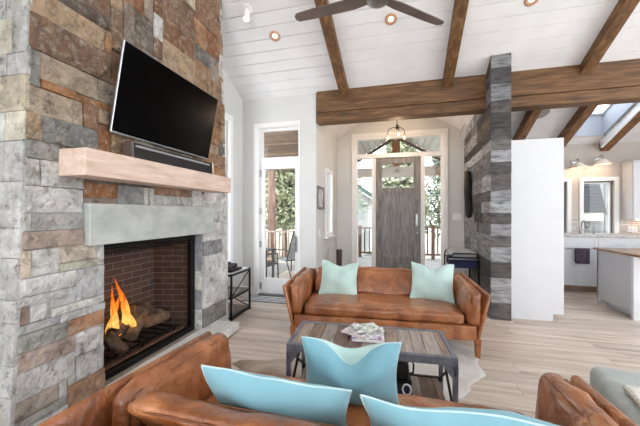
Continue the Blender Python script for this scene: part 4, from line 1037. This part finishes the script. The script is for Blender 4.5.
# backsplash
def mosaic():
    N = NT('stacked_stone_mosaic'); tc_ = N.n('ShaderNodeTexCoord'); mp = N.n('ShaderNodeMapping'); mp.inputs['Rotation'].default_value = (PI/2, 0, 0); N.l(tc_, 'Object', mp, 0)
    b = N.n('ShaderNodeTexBrick'); b.inputs['Scale'].default_value = 1; b.inputs['Brick Width'].default_value = .16; b.inputs['Row Height'].default_value = .036; b.inputs['Mortar Size'].default_value = .003
    b.inputs['Color1'].default_value = lin((214, 208, 202)); b.inputs['Color2'].default_value = lin((168, 160, 154)); b.inputs['Mortar'].default_value = lin((120, 114, 110)); b.inputs['Bias'].default_value = -.1
    N.l(mp, 0, b, 'Vector'); N.l(b, 'Color', N.b, 'Base Color'); N.b.inputs['Roughness'].default_value = .35; return N.m
MOS = mosaic(); bm = new()
for (p, q) in ((3.116, 3.234), (3.826, 5.4)): box(bm, p, q, KY-.012, KY-.001, CT0+.001, 1.19)
bm2 = struct('trim_10', bm, MOS, label='stacked stone mosaic splashback')
# upper cabinet
t = thing('wall_cabinet', 'white wall cabinet at the right edge above the mosaic splashback', 'cabinet', (4.4, 6.2, 1.2))
bm = new(); box(bm, 3.875, 5.3, 6.07, KY-.002, 1.19, 2.15); obj('body', bm, CABW, t)
for k in range(3):
    bm = new(); shaker(bm, 3.88+k*.475, 3.88+k*.475+.468, 1.195, 2.145, 6.05, .06); dd = obj('door', bm, CABW, t)
bm = new(); box(bm, 3.86, 5.3, 6.035, KY-.002, 2.151, 2.18, bev=.005); obj('cornice', bm, CABW, t)
bm = new(); box(bm, 4.0, 5.1, 6.16, 6.20, 1.178, 1.189); obj('strip_light', bm, emit('warm_strip', (255, 200, 150), 6), t)
t = thing('wall_outlet', 'white double outlet plate on the mosaic splashback', 'outlet', (4.02, KY-.014, 1.0))
bm = new(); box(bm, 3.95, 4.08, KY-.022, KY-.013, .97, 1.07, bev=.003); obj('plate', bm, TRIM, t)
bm = new(); box(bm, 3.975, 4.005, KY-.024, KY-.021, .985, 1.055); box(bm, 4.025, 4.055, KY-.024, KY-.021, .985, 1.055); obj('socket', bm, CABW, t)
# island
t = thing('kitchen_island', 'grey kitchen island with a brown stone top at the right edge', 'kitchen island', (3.4, 4.75, 0))
bm = new(); box(bm, 2.84, 4.3, 4.46, 5.03, .085, .775); box(bm, 2.90, 4.2, 4.50, 5.0, 0, .085); obj('body', bm, ISLG, t)
bm = new(); box(bm, 2.815, 2.84, 4.40, 5.05, .085, .775, bev=.002); box(bm, 2.815, 2.845, 5.03, 5.06, 0, .775); obj('side_panel', bm, ISLG, t)
bm = new(); box(bm, 2.812, 2.86, 4.385, 4.425, 0, .775, bev=.002); box(bm, 2.86, 4.3, 4.40, 4.42, 0, .775); obj('end_panel', bm, CABW, t)  # end panel in a lighter paint, standing for the light it faces
bm = new(); box(bm, 2.79, 4.4, 4.2, 5.09, .776, .806, bev=.005); obj('worktop', bm, mat('brown_quartzite', (150, 118, 98), .25, var=.2, scale=9), t)

# ------------------------------------------------------------------ light fittings
LAMPS = []
def point(name, loc, e, col, r=.03, parent=None):
    l = bpy.data.lights.new(name, 'POINT'); l.energy = e; l.color = col; l.shadow_soft_size = r
    o = bpy.data.objects.new(name, l); C.objects.link(o)
    o.location = (wm(parent).inverted() @ Vector(loc)) if parent else loc
    if parent: o.parent = parent
    return o
WARM = (1, .72, .48)
BULB = emit('warm_bulb', (255, 214, 160), 5)
# barn sconces above the kitchen windows
for k, (u, v) in enumerate(((579, 166), (603, 162.5))):
    q = PY(u, v, 6.12); lab = ('left copper shaded barn sconce above the kitchen window', 'right copper shaded barn sconce above the kitchen window')[k]
    t = thing('barn_sconce', lab, 'wall lamp', (q.x, KY, q.z), 0, None); M4 = Matrix.Translation((q.x, 6.12, q.z))
    bm = new(); lathe(bm, [(.022, .065), (.04, .055), (.06, .03), (.13, -.032), (.122, -.035), (.05, .02), (.02, .04)], 24, M4, cap=False); obj('shade', bm, mat('pale_enamel_shade', (240, 222, 208), .35, var=.04), t, smooth=True)
    bm = new(); tube(bm, [(q.x, 6.12, q.z+.05), (q.x, 6.12, q.z+.10), (q.x, 6.16, q.z+.135), (q.x, 6.22, q.z+.12), (q.x, KY, q.z+.10)], .009, 8); obj('arm', bm, STEEL, t, smooth=True)
    bm = new(); cyl(bm, (q.x, KY-.02, q.z+.10), (q.x, KY, q.z+.10), .032, n=18); obj('wall_plate', bm, STEEL, t)
    bm = new(); bmesh.ops.create_uvsphere(bm, u_segments=12, v_segments=8, radius=.024, matrix=Matrix.Translation((q.x, 6.12, q.z-.01))); obj('bulb', bm, BULB, t, smooth=True)
    point('sconce_lamp', (q.x, 6.12, q.z-.045), 1.6, WARM, .03, t)
# entry chandelier
q = PY(397, 134, 5.25); t = thing('chandelier', 'small bronze chandelier with three glass shades in the entry', 'chandelier', (q.x, q.y, ze(q.x)-.01))
BRZ = mat('dark_bronze', (58, 46, 38), .4, .7)
bm = new(); cyl(bm, (q.x, q.y, q.z+.14), (q.x, q.y, ze(q.x)-.03), .007, n=8); lathe(bm, [(.05, -.025), (.05, 0)], 16, Matrix.Translation((q.x, q.y, ze(q.x)-.005))); obj('stem', bm, BRZ, t)
bm = new(); lathe(bm, [(.008, -.05), (.022, -.02), (.022, .02), (.008, .05)], 12, Matrix.Translation((q.x, q.y, q.z+.12))); obj('hub', bm, BRZ, t)
SHG = glass('shade_glass', tint=(1, .93, .84, 1))
for k in range(3):
    a = math.radians(-80+120*k); dx, dy = math.cos(a)*.165, math.sin(a)*.165
    bm = new(); tube(bm, [(q.x, q.y, q.z+.11), (q.x+dx*.5, q.y+dy*.5, q.z+.12), (q.x+dx*.9, q.y+dy*.9, q.z+.10), (q.x+dx, q.y+dy, q.z+.05), (q.x+dx, q.y+dy, q.z+.01)], .007, 8); ar = obj('arm', bm, BRZ, t, smooth=True)
    bm = new(); lathe(bm, [(.014, .01), (.032, -.005), (.038, -.05), (.034, -.10)], 16, Matrix.Translation((q.x+dx, q.y+dy, q.z)), cap=False); obj('glass_shade', bm, SHG, ar, smooth=True)
    bm = new(); bmesh.ops.create_uvsphere(bm, u_segments=12, v_segments=8, radius=.022, matrix=Matrix.Translation((q.x+dx, q.y+dy, q.z-.045))); obj('bulb', bm, BULB, ar, smooth=True)
point('chandelier_lamp', (q.x, q.y, q.z-.12), 13, WARM, .05, t)
# recessed ceiling lights
slope = math.atan(MC)
def onceil(u, v): return PC(u, v, ZC, MC, Y0)
for u, v, lab in ((275, 36, 'recessed ceiling light near the left wall'), (391, 19, 'recessed ceiling light below the fan between two rafters'), (532, -1, 'recessed ceiling light at the top edge right of the pillar')):
    p = onceil(u, v); t = thing('recessed_light', lab, 'ceiling light', tuple(p), 0, None)
    MM = Matrix.Translation(p) @ Matrix.Rotation(-slope, 4, 'X')
    bm = new(); lathe(bm, [(.068, 0), (.068, -.008), (.05, -.012), (.03, -.0015)], 24, MM, cap=False); obj('trim_ring', bm, mat('copper_ring', (206, 160, 134), .4, .3), t, smooth=True)
    bm = new(); lathe(bm, [(.001, -.003), (.03, -.003), (.03, -.001)], 20, MM); obj('lens', bm, emit('warm_lens', (255, 216, 176), 4), t)
p = onceil(247, 9); t = thing('spot_light', 'small white adjustable ceiling spot at the upper left beside the chimney', 'ceiling light', tuple(p))
bm = new(); lathe(bm, [(.06, 0), (.06, -.02)], 18, Matrix.Translation(p) @ Matrix.Rotation(-slope, 4, 'X')); obj('base', bm, TRIM, t)
bm = new(); cyl(bm, p+Vector((0, 0, -.02)), p+Vector((.01, -.03, -.14)), .035, .045, 16); obj('lamp_head', bm, TRIM, t)
bm = new(); cyl(bm, p+Vector((.0105, -.0305, -.138)), p+Vector((.011, -.031, -.145)), .03, .03, 16); obj('lens', bm, emit('warm_lens', (255, 216, 176), 4), t)
# ceiling speaker (kitchen ceiling)
p = PC(540, 113, ZK, MK, YK); t = thing('ceiling_speaker', 'round grey ceiling speaker between the kitchen rafters', 'speaker', tuple(p))
bm = new(); lathe(bm, [(.001, -.012), (.12, -.012), (.13, -.004), (.13, 0)], 28, Matrix.Translation(p) @ Matrix.Rotation(-math.atan(MK), 4, 'X')); obj('grille', bm, mat('grey_speaker_grille', (160, 154, 150), .8, var=.06, scale=60), t)
# ceiling fan
fc = Vector((-.122, 2.37, 3.0)); FANM = mat('brown_fan_blade', (112, 98, 92), .45, .1, .1, 4)
t = thing('ceiling_fan', 'ceiling fan with three long brown blades hanging from the sloped ceiling', 'ceiling fan', tuple(fc))
bm = new(); cyl(bm, fc+Vector((0, 0, .08)), (fc.x, fc.y, zc(fc.y)), .013, n=10); lathe(bm, [(.07, -.06), (.07, -.02), (.03, 0)], 18, Matrix.Translation((fc.x, fc.y, zc(fc.y)-.02))); obj('downrod', bm, STEEL, t)
bm = new(); lathe(bm, [(.001, -.05), (.05, -.048), (.085, -.03), (.095, 0), (.09, .04), (.05, .08), (.02, .1)], 24, Matrix.Translation(fc)); obj('motor_housing', bm, mat('nickel_housing', (150, 146, 142), .3, .9), t, smooth=True)
for ang in (174, 41, 289):
    bm = new(); M4 = Matrix.Translation(fc) @ Matrix.Rotation(math.radians(ang), 4, 'Z') @ Matrix.Rotation(math.radians(10), 4, 'X')
    prism(bm, [(.07, -.035), (.2, -.055), (.55, -.05), (.69, -.042), (.715, -.02), (.715, .02), (.69, .042), (.55, .05), (.2, .055), (.07, .035)], 2, -.004, .004)
    bmesh.ops.transform(bm, matrix=M4, verts=bm.verts); obj('blade', bm, FANM, t)

# ------------------------------------------------------------------ outside
GROUND = mat('outdoor_ground', (160, 154, 138), .95, var=.15, scale=.8)
bm = new(); box(bm, -40, 40, 6.6, 60, -1.0, -.9); struct('ground', bm, GROUND)
DECK = wood('grey_deck_boards', (128, 126, 122), (150, 148, 145), (168, 166, 162), 0, 2, .7, .1, 8)
bm = new(); y = 4.47
while y < 7.5: box(bm, -7, EXL-.12, y, y+.135, -.10, -.06); y += .14
struct('deck', bm, DECK)
bm = new(); y = 6.18
while y < 9.3: box(bm, EXL-.11, 1.7, y, y+.135, -.10, -.06); y += .14
struct('porch_floor', bm, DECK)
bm = new(); box(bm, -7, 1.7, 4.5, 7.4, -.85, -.12); struct('deck_base', bm, mat('deck_base_timber', (120, 110, 100), .9))
RAILW = wood('pale_rail_timber', (132, 116, 98), (166, 150, 132), (184, 170, 154), 0, 3, .8, .1, 6)
def railing(name, label, x0, x1, y, ztop, m, sp=.13, m2=None):
    t = thing(name, label, 'railing', ((x0+x1)/2, y, -.06))
    bm = new(); box(bm, x0, x1, y-.05, y+.05, ztop-.04, ztop); obj('top_rail', bm, m, t)
    bm = new(); box(bm, x0, x1, y-.03, y+.03, .05, .10); obj('bottom_rail', bm, m, t)
    k = 0; x = x0+.06
    bm = new()
    while x < x1-.04: box(bm, x-.018, x+.018, y-.018, y+.018, .10, ztop-.04); x += sp
    o = obj('baluster', bm, m2 or m, t)
    o['kind'] = 'stuff'
    for x in (x0, (x0+x1)/2, x1):
        bm = new(); box(bm, x-.045, x+.045, y-.045, y+.045, -.06, ztop+.05); obj('post', bm, m, t)
bm = new(); L = bm.loops.layers.float_color.new('tint'); rr = random.Random(8); y = 4.5
while y < 8.4:
    n0 = len(bm.faces); z_ = 3.0-.10*(y-4.5); box(bm, -5.5, EXL-.13, y, y+.118, z_, z_+.03); bm.faces.ensure_lookup_table(); setcol(bm, bm.faces[n0:], lin(sc((134, 112, 94), rr.uniform(.72, 1.1))), L); y += .125
struct('patio_roof', bm, tinted('soffit_boards', .8, .2, 3, .15, 30, stretch=(1, 5, 5), contrast=.3))
railing('deck_railing', 'pale timber railing of the deck seen through the patio door', -5.6, -1.5, 7.3, .83, RAILW)
PR = wood('brown_rail_timber', (70, 50, 40), (98, 74, 60), (124, 104, 88), 2, 3, .8, .1, 6)
railing('porch_railing', 'brown timber porch railing left of the front door', -1.5, -.55, 9.2, .86, PR, .14)
railing('porch_railing', 'brown timber porch railing right of the front door', .62, 1.6, 9.2, .90, PR, .14)
# garden table and chairs on the deck
GM = mat('dark_garden_metal', (52, 52, 56), .5, .4)
t = thing('garden_table', 'dark metal garden table on the deck behind the patio door', 'table', (-2.9, 5.6, -.06))
bm = new(); box(bm, -3.4, -2.43, 5.38, 5.82, .535, .56, bev=.005); obj('tabletop', bm, GM, t)
for x in (-3.36, -2.47):
    for y in (5.42, 5.78): bm = new(); box(bm, x-.02, x+.02, y-.02, y+.02, -.06, .535); obj('leg', bm, GM, t)
def gchair(name, label, x, y, rz, sl_):
    t = thing(name, label, 'chair', (x, y, -.06), rz, None); W = lambda n, b, m: obj(n, b, m, t, world=False)
    for s in (-1, 1):
        bm = new(); tube(bm, [(s*.25, -.24, 0), (s*.25, -.22, .40), (s*.25, -.2, .60), (s*.25, .1, .62), (s*.25, .22, .60)], .013, 6); W('arm_leg', bm, GM)
        bm = new(); tube(bm, [(s*.24, .34, 0), (s*.24, .17, .40), (s*.23, .26, .70), (s*.22, .36, 1.0)], .013, 6); W('rear_leg', bm, GM)
    bm = new(); tube(bm, [(-.22, .36, 1.0), (.22, .36, 1.0)], .013, 6); tube(bm, [(-.24, .17, .40), (.24, .17, .40)], .012, 6); tube(bm, [(-.25, -.22, .40), (.25, -.22, .40)], .012, 6); W('cross_bar', bm, GM)
    if sl_:
        bm = new()
        for k in range(7): z = .48+k*.075; yy = .19+(z-.42)*.29; tube(bm, [(-.23, yy, z), (.23, yy, z)], .014, 6)
        W('back_slats', bm, GM)
    else:
        bm = new(); hexa(bm, [(-.22, .17, .42), (.22, .17, .42), (.22, .18, .42), (-.22, .18, .42), (-.21, .345, .98), (.21, .345, .98), (.21, .355, .98), (-.21, .355, .98)]); W('sling_back', bm, mat('grey_mesh_sling', (158, 160, 164), .8, var=.08, scale=40))
    bm = new(); box(bm, -.235, .235, -.22, .17, .39, .405); W('seat', bm, GM if sl_ else MATS['grey_mesh_sling'])
gchair('garden_chair', 'grey mesh garden chair on the deck right of the garden table', -2.12, 5.85, math.radians(-118), False)
gchair('garden_chair', 'black slatted garden chair at the near left of the garden table', -2.42, 5.06, math.radians(172), True)
# porch roof over the front door
PRF = tinted('porch_roof_boards', .8, .15, 4, .1, 30, stretch=(4, 1, 4), contrast=.15)
bm = new(); L = bm.loops.layers.float_color.new('tint'); rr = random.Random(3)
ztp = lambda x: 3.66-.58*abs(x-.06)
for sg in (-1, 1):
    for k in range(13):
        a = .06+sg*k*.15; b = a+sg*.135; n0 = len(bm.faces)
        hexa(bm, [(a, 6.2, ztp(a)), (b, 6.2, ztp(b)), (b, 9.3, ztp(b)), (a, 9.3, ztp(a)), (a, 6.2, ztp(a)+.04), (b, 6.2, ztp(b)+.04), (b, 9.3, ztp(b)+.04), (a, 9.3, ztp(a)+.04)])
        bm.faces.ensure_lookup_table(); setcol(bm, bm.faces[n0:], lin(sc((224, 222, 218), rr.uniform(.85, 1.03))), L)
for sg in (-1, 1):
    n0 = len(bm.faces); hexa(bm, [(.06, 6.2, 3.71), (.06+sg*2.0, 6.2, 2.55), (.06+sg*2.0, 9.35, 2.55), (.06, 9.35, 3.71), (.06, 6.2, 3.79), (.06+sg*2.0, 6.2, 2.63), (.06+sg*2.0, 9.35, 2.63), (.06, 9.35, 3.79)])
    bm.faces.ensure_lookup_table(); setcol(bm, bm.faces[n0:], lin((150, 146, 140)), L)
struct('porch_roof', bm, PRF)
pt_ = thing('porch_truss', 'timber gable truss with a king post on the porch outside the front door', 'truss', (.06, 9.1, 0))
bm = new(); box(bm, .06-.11, .06+.11, 9.0, 9.2, 2.67, 3.46, bev=.01); obj('king_post', bm, wood('orange_post', (96, 58, 30), (138, 88, 48), (160, 108, 64), 2, 3, .7, .2, 8), pt_)
for sg in (-1, 1):
    bm = new(); hexa(bm, [(.06+sg*.05, 9.04, 3.50), (.06+sg*1.8, 9.04, 2.46), (.06+sg*1.8, 9.16, 2.46), (.06+sg*.05, 9.16, 3.50), (.06+sg*.05, 9.04, 3.58), (.06+sg*1.8, 9.04, 2.54), (.06+sg*1.8, 9.16, 2.54), (.06+sg*.05, 9.16, 3.58)]); obj('rafter', bm, mat('dark_gable_timber', (92, 80, 70), .8, var=.1), pt_)
CBM = wood('greyed_beam', (112, 98, 84), (146, 130, 114), (170, 156, 140), 0, 3, .8, .2, 8)
bm = new(); box(bm, -1.75, 1.9, 9.0, 9.2, 2.38, 2.66, bev=.01); obj('tie_beam', bm, CBM, pt_)
for x in (-1.68, 1.82):
    bm = new(); box(bm, x-.1, x+.1, 9.0, 9.2, -.9, 2.37, bev=.01); obj('post', bm, CBM, pt_)
t = thing('porch_lantern', 'hanging bronze porch lamp seen through the front door glass', 'lantern', (.07, 7.6, 3.66))
bm = new(); cyl(bm, (.07, 7.6, 2.40), (.07, 7.6, 3.66), .006, n=6); lathe(bm, [(.012, .05), (.03, .02), (.10, -.03), (.10, -.04), (.02, -.01)], 16, Matrix.Translation((.07, 7.6, 2.36)), cap=False); obj('shade', bm, mat('aged_bronze', (120, 88, 56), .5, .3), t)
# neighbour house seen through the left sidelight
HSE = mat('white_clapboard', (190, 192, 192), .8, var=.04)
GRN = mat('green_trim', (58, 88, 76), .7, var=.08)
t = thing('neighbor_house', 'white house with green roof trim beyond the porch', 'house', (-2.2, 16, -.9))
bm = new(); prism(bm, [(-4.6, -.9), (-1.35, -.9), (-1.35, 2.2), (-4.6, 4.4)], 1, 16, 20); obj('wall', bm, HSE, t)
bm = new(); hexa(bm, [(-4.9, 15.6, 4.62), (-.8, 15.6, 1.85), (-.8, 20, 1.85), (-4.9, 20, 4.62), (-4.9, 15.6, 4.9), (-.8, 15.6, 2.13), (-.8, 20, 2.13), (-4.9, 20, 4.9)]); obj('roof_edge', bm, GRN, t)
for x in (-2.25, -1.75):
    bm = new(); box(bm, x-.14, x+.14, 15.96, 16, 1.0, 2.0); obj('window', bm, mat('house_window', (150, 166, 170), .2), t)
# house seen through the kitchen window
t = thing('shingled_house', 'neighboring house with a shingled lower roof seen through the kitchen window', 'house', (6, 10.5, -.9))
bm = new()
x = 4.0
while x < 9: box(bm, x, x+.19, 10.4, 10.6, -.9, 4.2); box(bm, x-.02, x+.03, 10.37, 10.4, -.9, 4.2); x += .2
obj('board_siding', bm, mat('pale_board_siding', (104, 106, 104), .8), t)
SHN = wood('grey_shingles', (20, 21, 22), (32, 33, 34), (48, 49, 50), 0, 4, .9, .4, 5)
bm = new(); r_ = random.Random(5)
p0 = [PY(579, 184, 9.6), PY(599, 184, 9.6), PY(607, 214, 8.9), PY(579, 214, 8.9)]
for k in range(9):
    s0, s1 = k/9, (k+1)/9
    a, b, c_, d_ = p0[0].lerp(p0[3], s0), p0[1].lerp(p0[2], s0), p0[1].lerp(p0[2], s1), p0[0].lerp(p0[3], s1)
    o = Vector((0, -.03, .0)); z = Vector((0, .0, -.05))
    hexa(bm, [d_+o, c_+o, c_+o+Vector((0, .25, 0)), d_+o+Vector((0, .25, 0)), a, b, b+Vector((0, .2, 0)), a+Vector((0, .2, 0))])
obj('shingle_roof', bm, SHN, t)
pa, pb, pc_ = PY(579, 213, 8.9), PY(603, 213, 8.9), PY(603, 221, 8.9); bm = new(); box(bm, pa.x-.3, pb.x, 8.88, 9.5, pc_.z, pa.z); obj('fascia', bm, mat('pale_green_fascia', (156, 158, 142), .8), t)
pd = PY(601, 245, 9.0); bm = new(); box(bm, pa.x-.3, pd.x, 9.0, 9.5, -.9, pc_.z); obj('lower_wall', bm, mat('grey_green_wall', (66, 72, 70), .6, var=.12, scale=3, stretch=(6, 1, 1)), t)
# trees
def leafmat(name, c):
    N = NT(name); no = N.noise(N.coord(), 3, 3); r = N.ramp(no, 'Fac', [(.3, lin(sc(c, .72))), (.7, lin(sc(c, 1.2)))]); N.l(r, 0, N.b, 'Base Color'); N.b.inputs['Roughness'].default_value = .8
    return N.m
LEAF = [leafmat('pine_needles', (122, 130, 104)), leafmat('aspen_leaves', (150, 153, 124)), leafmat('spruce_needles', (104, 114, 94))]
TRK = mat('pine_bark', (118, 92, 82), .95, var=.25, scale=5, bump=.8, bscale=18, stretch=(2, 2, .4))
def tree(label, x, y, h, r, crown0, kind, seed, n=900, lean=0):
    t = thing('pine_tree' if kind != 1 else 'aspen_tree', label, 'tree', (x, y, -.9), 0, None); rg = random.Random(seed); bm = new()
    tube(bm, [(x+lean*k/6+.04*noise.noise(Vector((seed, k, 0))), y, -.9+h*k/6) for k in range(7)], [r*(1-.8*k/6) for k in range(7)], 10); obj('trunk', bm, TRK, t, smooth=True)
    bm = new()
    for k in range(26):
        zz = crown0+(h-1-crown0)*rg.random(); a = rg.random()*2*PI; L_ = (h-zz-.5)*.32+.3; tube(bm, [(x, y, zz), (x+math.cos(a)*L_, y+math.sin(a)*L_, zz-.1*L_)], [.025, .008], 5)
    obj('branches', bm, TRK, t)
    bm = new()
    for k in range(int(n*1.35)):
        s = rg.random(); zz = crown0+(h-.9-crown0)*s; R_ = ((1-s)*.75+.2)*(h*.24 if kind != 1 else h*.2)*math.sqrt(rg.random()); a = rg.random()*2*PI
        p = Vector((x+lean*s+math.cos(a)*R_, y+math.sin(a)*R_, zz-.12*R_+rg.uniform(-.1, .1)))
        for q in range(3):
            d = Vector((rg.gauss(0, 1), rg.gauss(0, 1), rg.gauss(0, .7))).normalized()*rg.uniform(.09, .2); e = d.orthogonal().normalized()*rg.uniform(.05, .11); c_ = p+Vector((rg.gauss(0, .12), rg.gauss(0, .12), rg.gauss(0, .1)))
            bm.faces.new([bm.verts.new(c_-d), bm.verts.new(c_+e), bm.verts.new(c_+d), bm.verts.new(c_-e)])
    obj('foliage', bm, LEAF[kind], t)
tree('tall reddish pine trunk close behind the deck railing', -4.45, 10.3, 9, .19, 4.2, 0, 1, 700)
tree('bushy pale pine left of the reddish trunk', -8.6, 15.5, 7, .16, .6, 1, 2)
tree('bushy pale pine right of the reddish trunk', -5.2, 13.6, 6.5, .15, .7, 1, 3, 1300)
tree('darker spruce far behind the deck', -9.5, 22, 9, .2, .8, 2, 4, 1300)
tree('thin pine between the deck and the white house', -2.6, 12.9, 6, .1, 1.6, 0, 5, 700)
tree('pale aspen straight out from the front door', .35, 14.2, 7, .13, .6, 1, 6, 1500)
tree('dark spruce right of the front door', 3.2, 14.0, 7, .15, .6, 0, 7, 1400)
tree('pale pine behind the right porch post', 6.6, 18, 8, .16, .5, 1, 8, 1400)
tree('tall spruce beyond the pale aspen', 4.2, 26, 10, .2, .8, 2, 9, 1500)
tree('bushy pine left of the porch behind the white house', -4.4, 25.5, 10, .2, .8, 0, 10, 1300)
tree('young pine beside the left wall window', -8.2, 6.4, 5.5, .1, .2, 1, 11, 1100)
rr = random.Random(4)
for k, (x, y, s, lab) in enumerate(((.95, 10.2, .5, 'brown boulder below the right porch railing'), (-.95, 10.3, .55, 'grey boulder below the left porch railing'), (-2.3, 11.4, .6, 'pale boulder beyond the left porch railing'), (2.2, 11.4, .6, 'tall brown boulder beyond the right porch railing'))):
    bm = new(); bmesh.ops.create_icosphere(bm, subdivisions=3, radius=s)
    for v in bm.verts: v.co *= 1+.35*noise.noise(v.co*2.2/s*.5+Vector((k*5, 0, 0))); v.co.z *= .8
    bmesh.ops.transform(bm, matrix=Matrix.Translation((x, y, -.9+s*.6)), verts=bm.verts)
    tag(obj('boulder', bm, mat('boulder_rock_%d' % (k % 2), ((110, 88, 74), (118, 114, 108))[k % 2], .9, var=.2, scale=4, bump=.6), smooth=True), lab, 'boulder')

point('fire_glow', (-2.2, 2.0, .5), 1.0, (1, .5, .2), .1, fl)
# ------------------------------------------------------------------ daylight, camera, colour
w = bpy.data.worlds.new('sky'); S.world = w; w.use_nodes = True; nt = w.node_tree; bg = nt.nodes['Background']
tcw = nt.nodes.new('ShaderNodeTexCoord'); sx_ = nt.nodes.new('ShaderNodeSeparateXYZ'); rp = nt.nodes.new('ShaderNodeValToRGB')
nt.links.new(tcw.outputs['Generated'], sx_.inputs[0]); nt.links.new(sx_.outputs['Z'], rp.inputs[0]); nt.links.new(rp.outputs[0], bg.inputs['Color'])
rp.color_ramp.elements[0].color = (.97, .985, 1, 1); rp.color_ramp.elements[1].color = (.80, .90, 1, 1); rp.color_ramp.elements[1].position = .8
bg.inputs['Strength'].default_value = 4.8
def area(name, loc, rot, sx, sy, e, col=(1, 1, 1)):
    l = bpy.data.lights.new(name, 'AREA'); l.shape = 'RECTANGLE'; l.size = sx; l.size_y = sy; l.energy = e; l.color = col
    o = bpy.data.objects.new(name, l); C.objects.link(o); o.location = loc; o.rotation_euler = rot; return o
cam = bpy.data.cameras.new('camera'); cam.sensor_width = 36; cam.lens = F/640*36; cam.clip_start = .02
co = bpy.data.objects.new('camera', cam); C.objects.link(co); co.location = (0, 0, H); co.rotation_euler = (PI/2, 0, YAW)
S.camera = co
S.view_settings.view_transform = 'Standard'; S.view_settings.look = 'None'; S.view_settings.gamma = 1; S.view_settings.use_curve_mapping = False
S.view_settings.exposure = 0.54
S.cycles.max_bounces = 10; S.cycles.diffuse_bounces = 6; S.cycles.transparent_max_bounces = 16; S.cycles.use_denoising = True
S.cycles.caustics_reflective = False; S.cycles.caustics_refractive = False
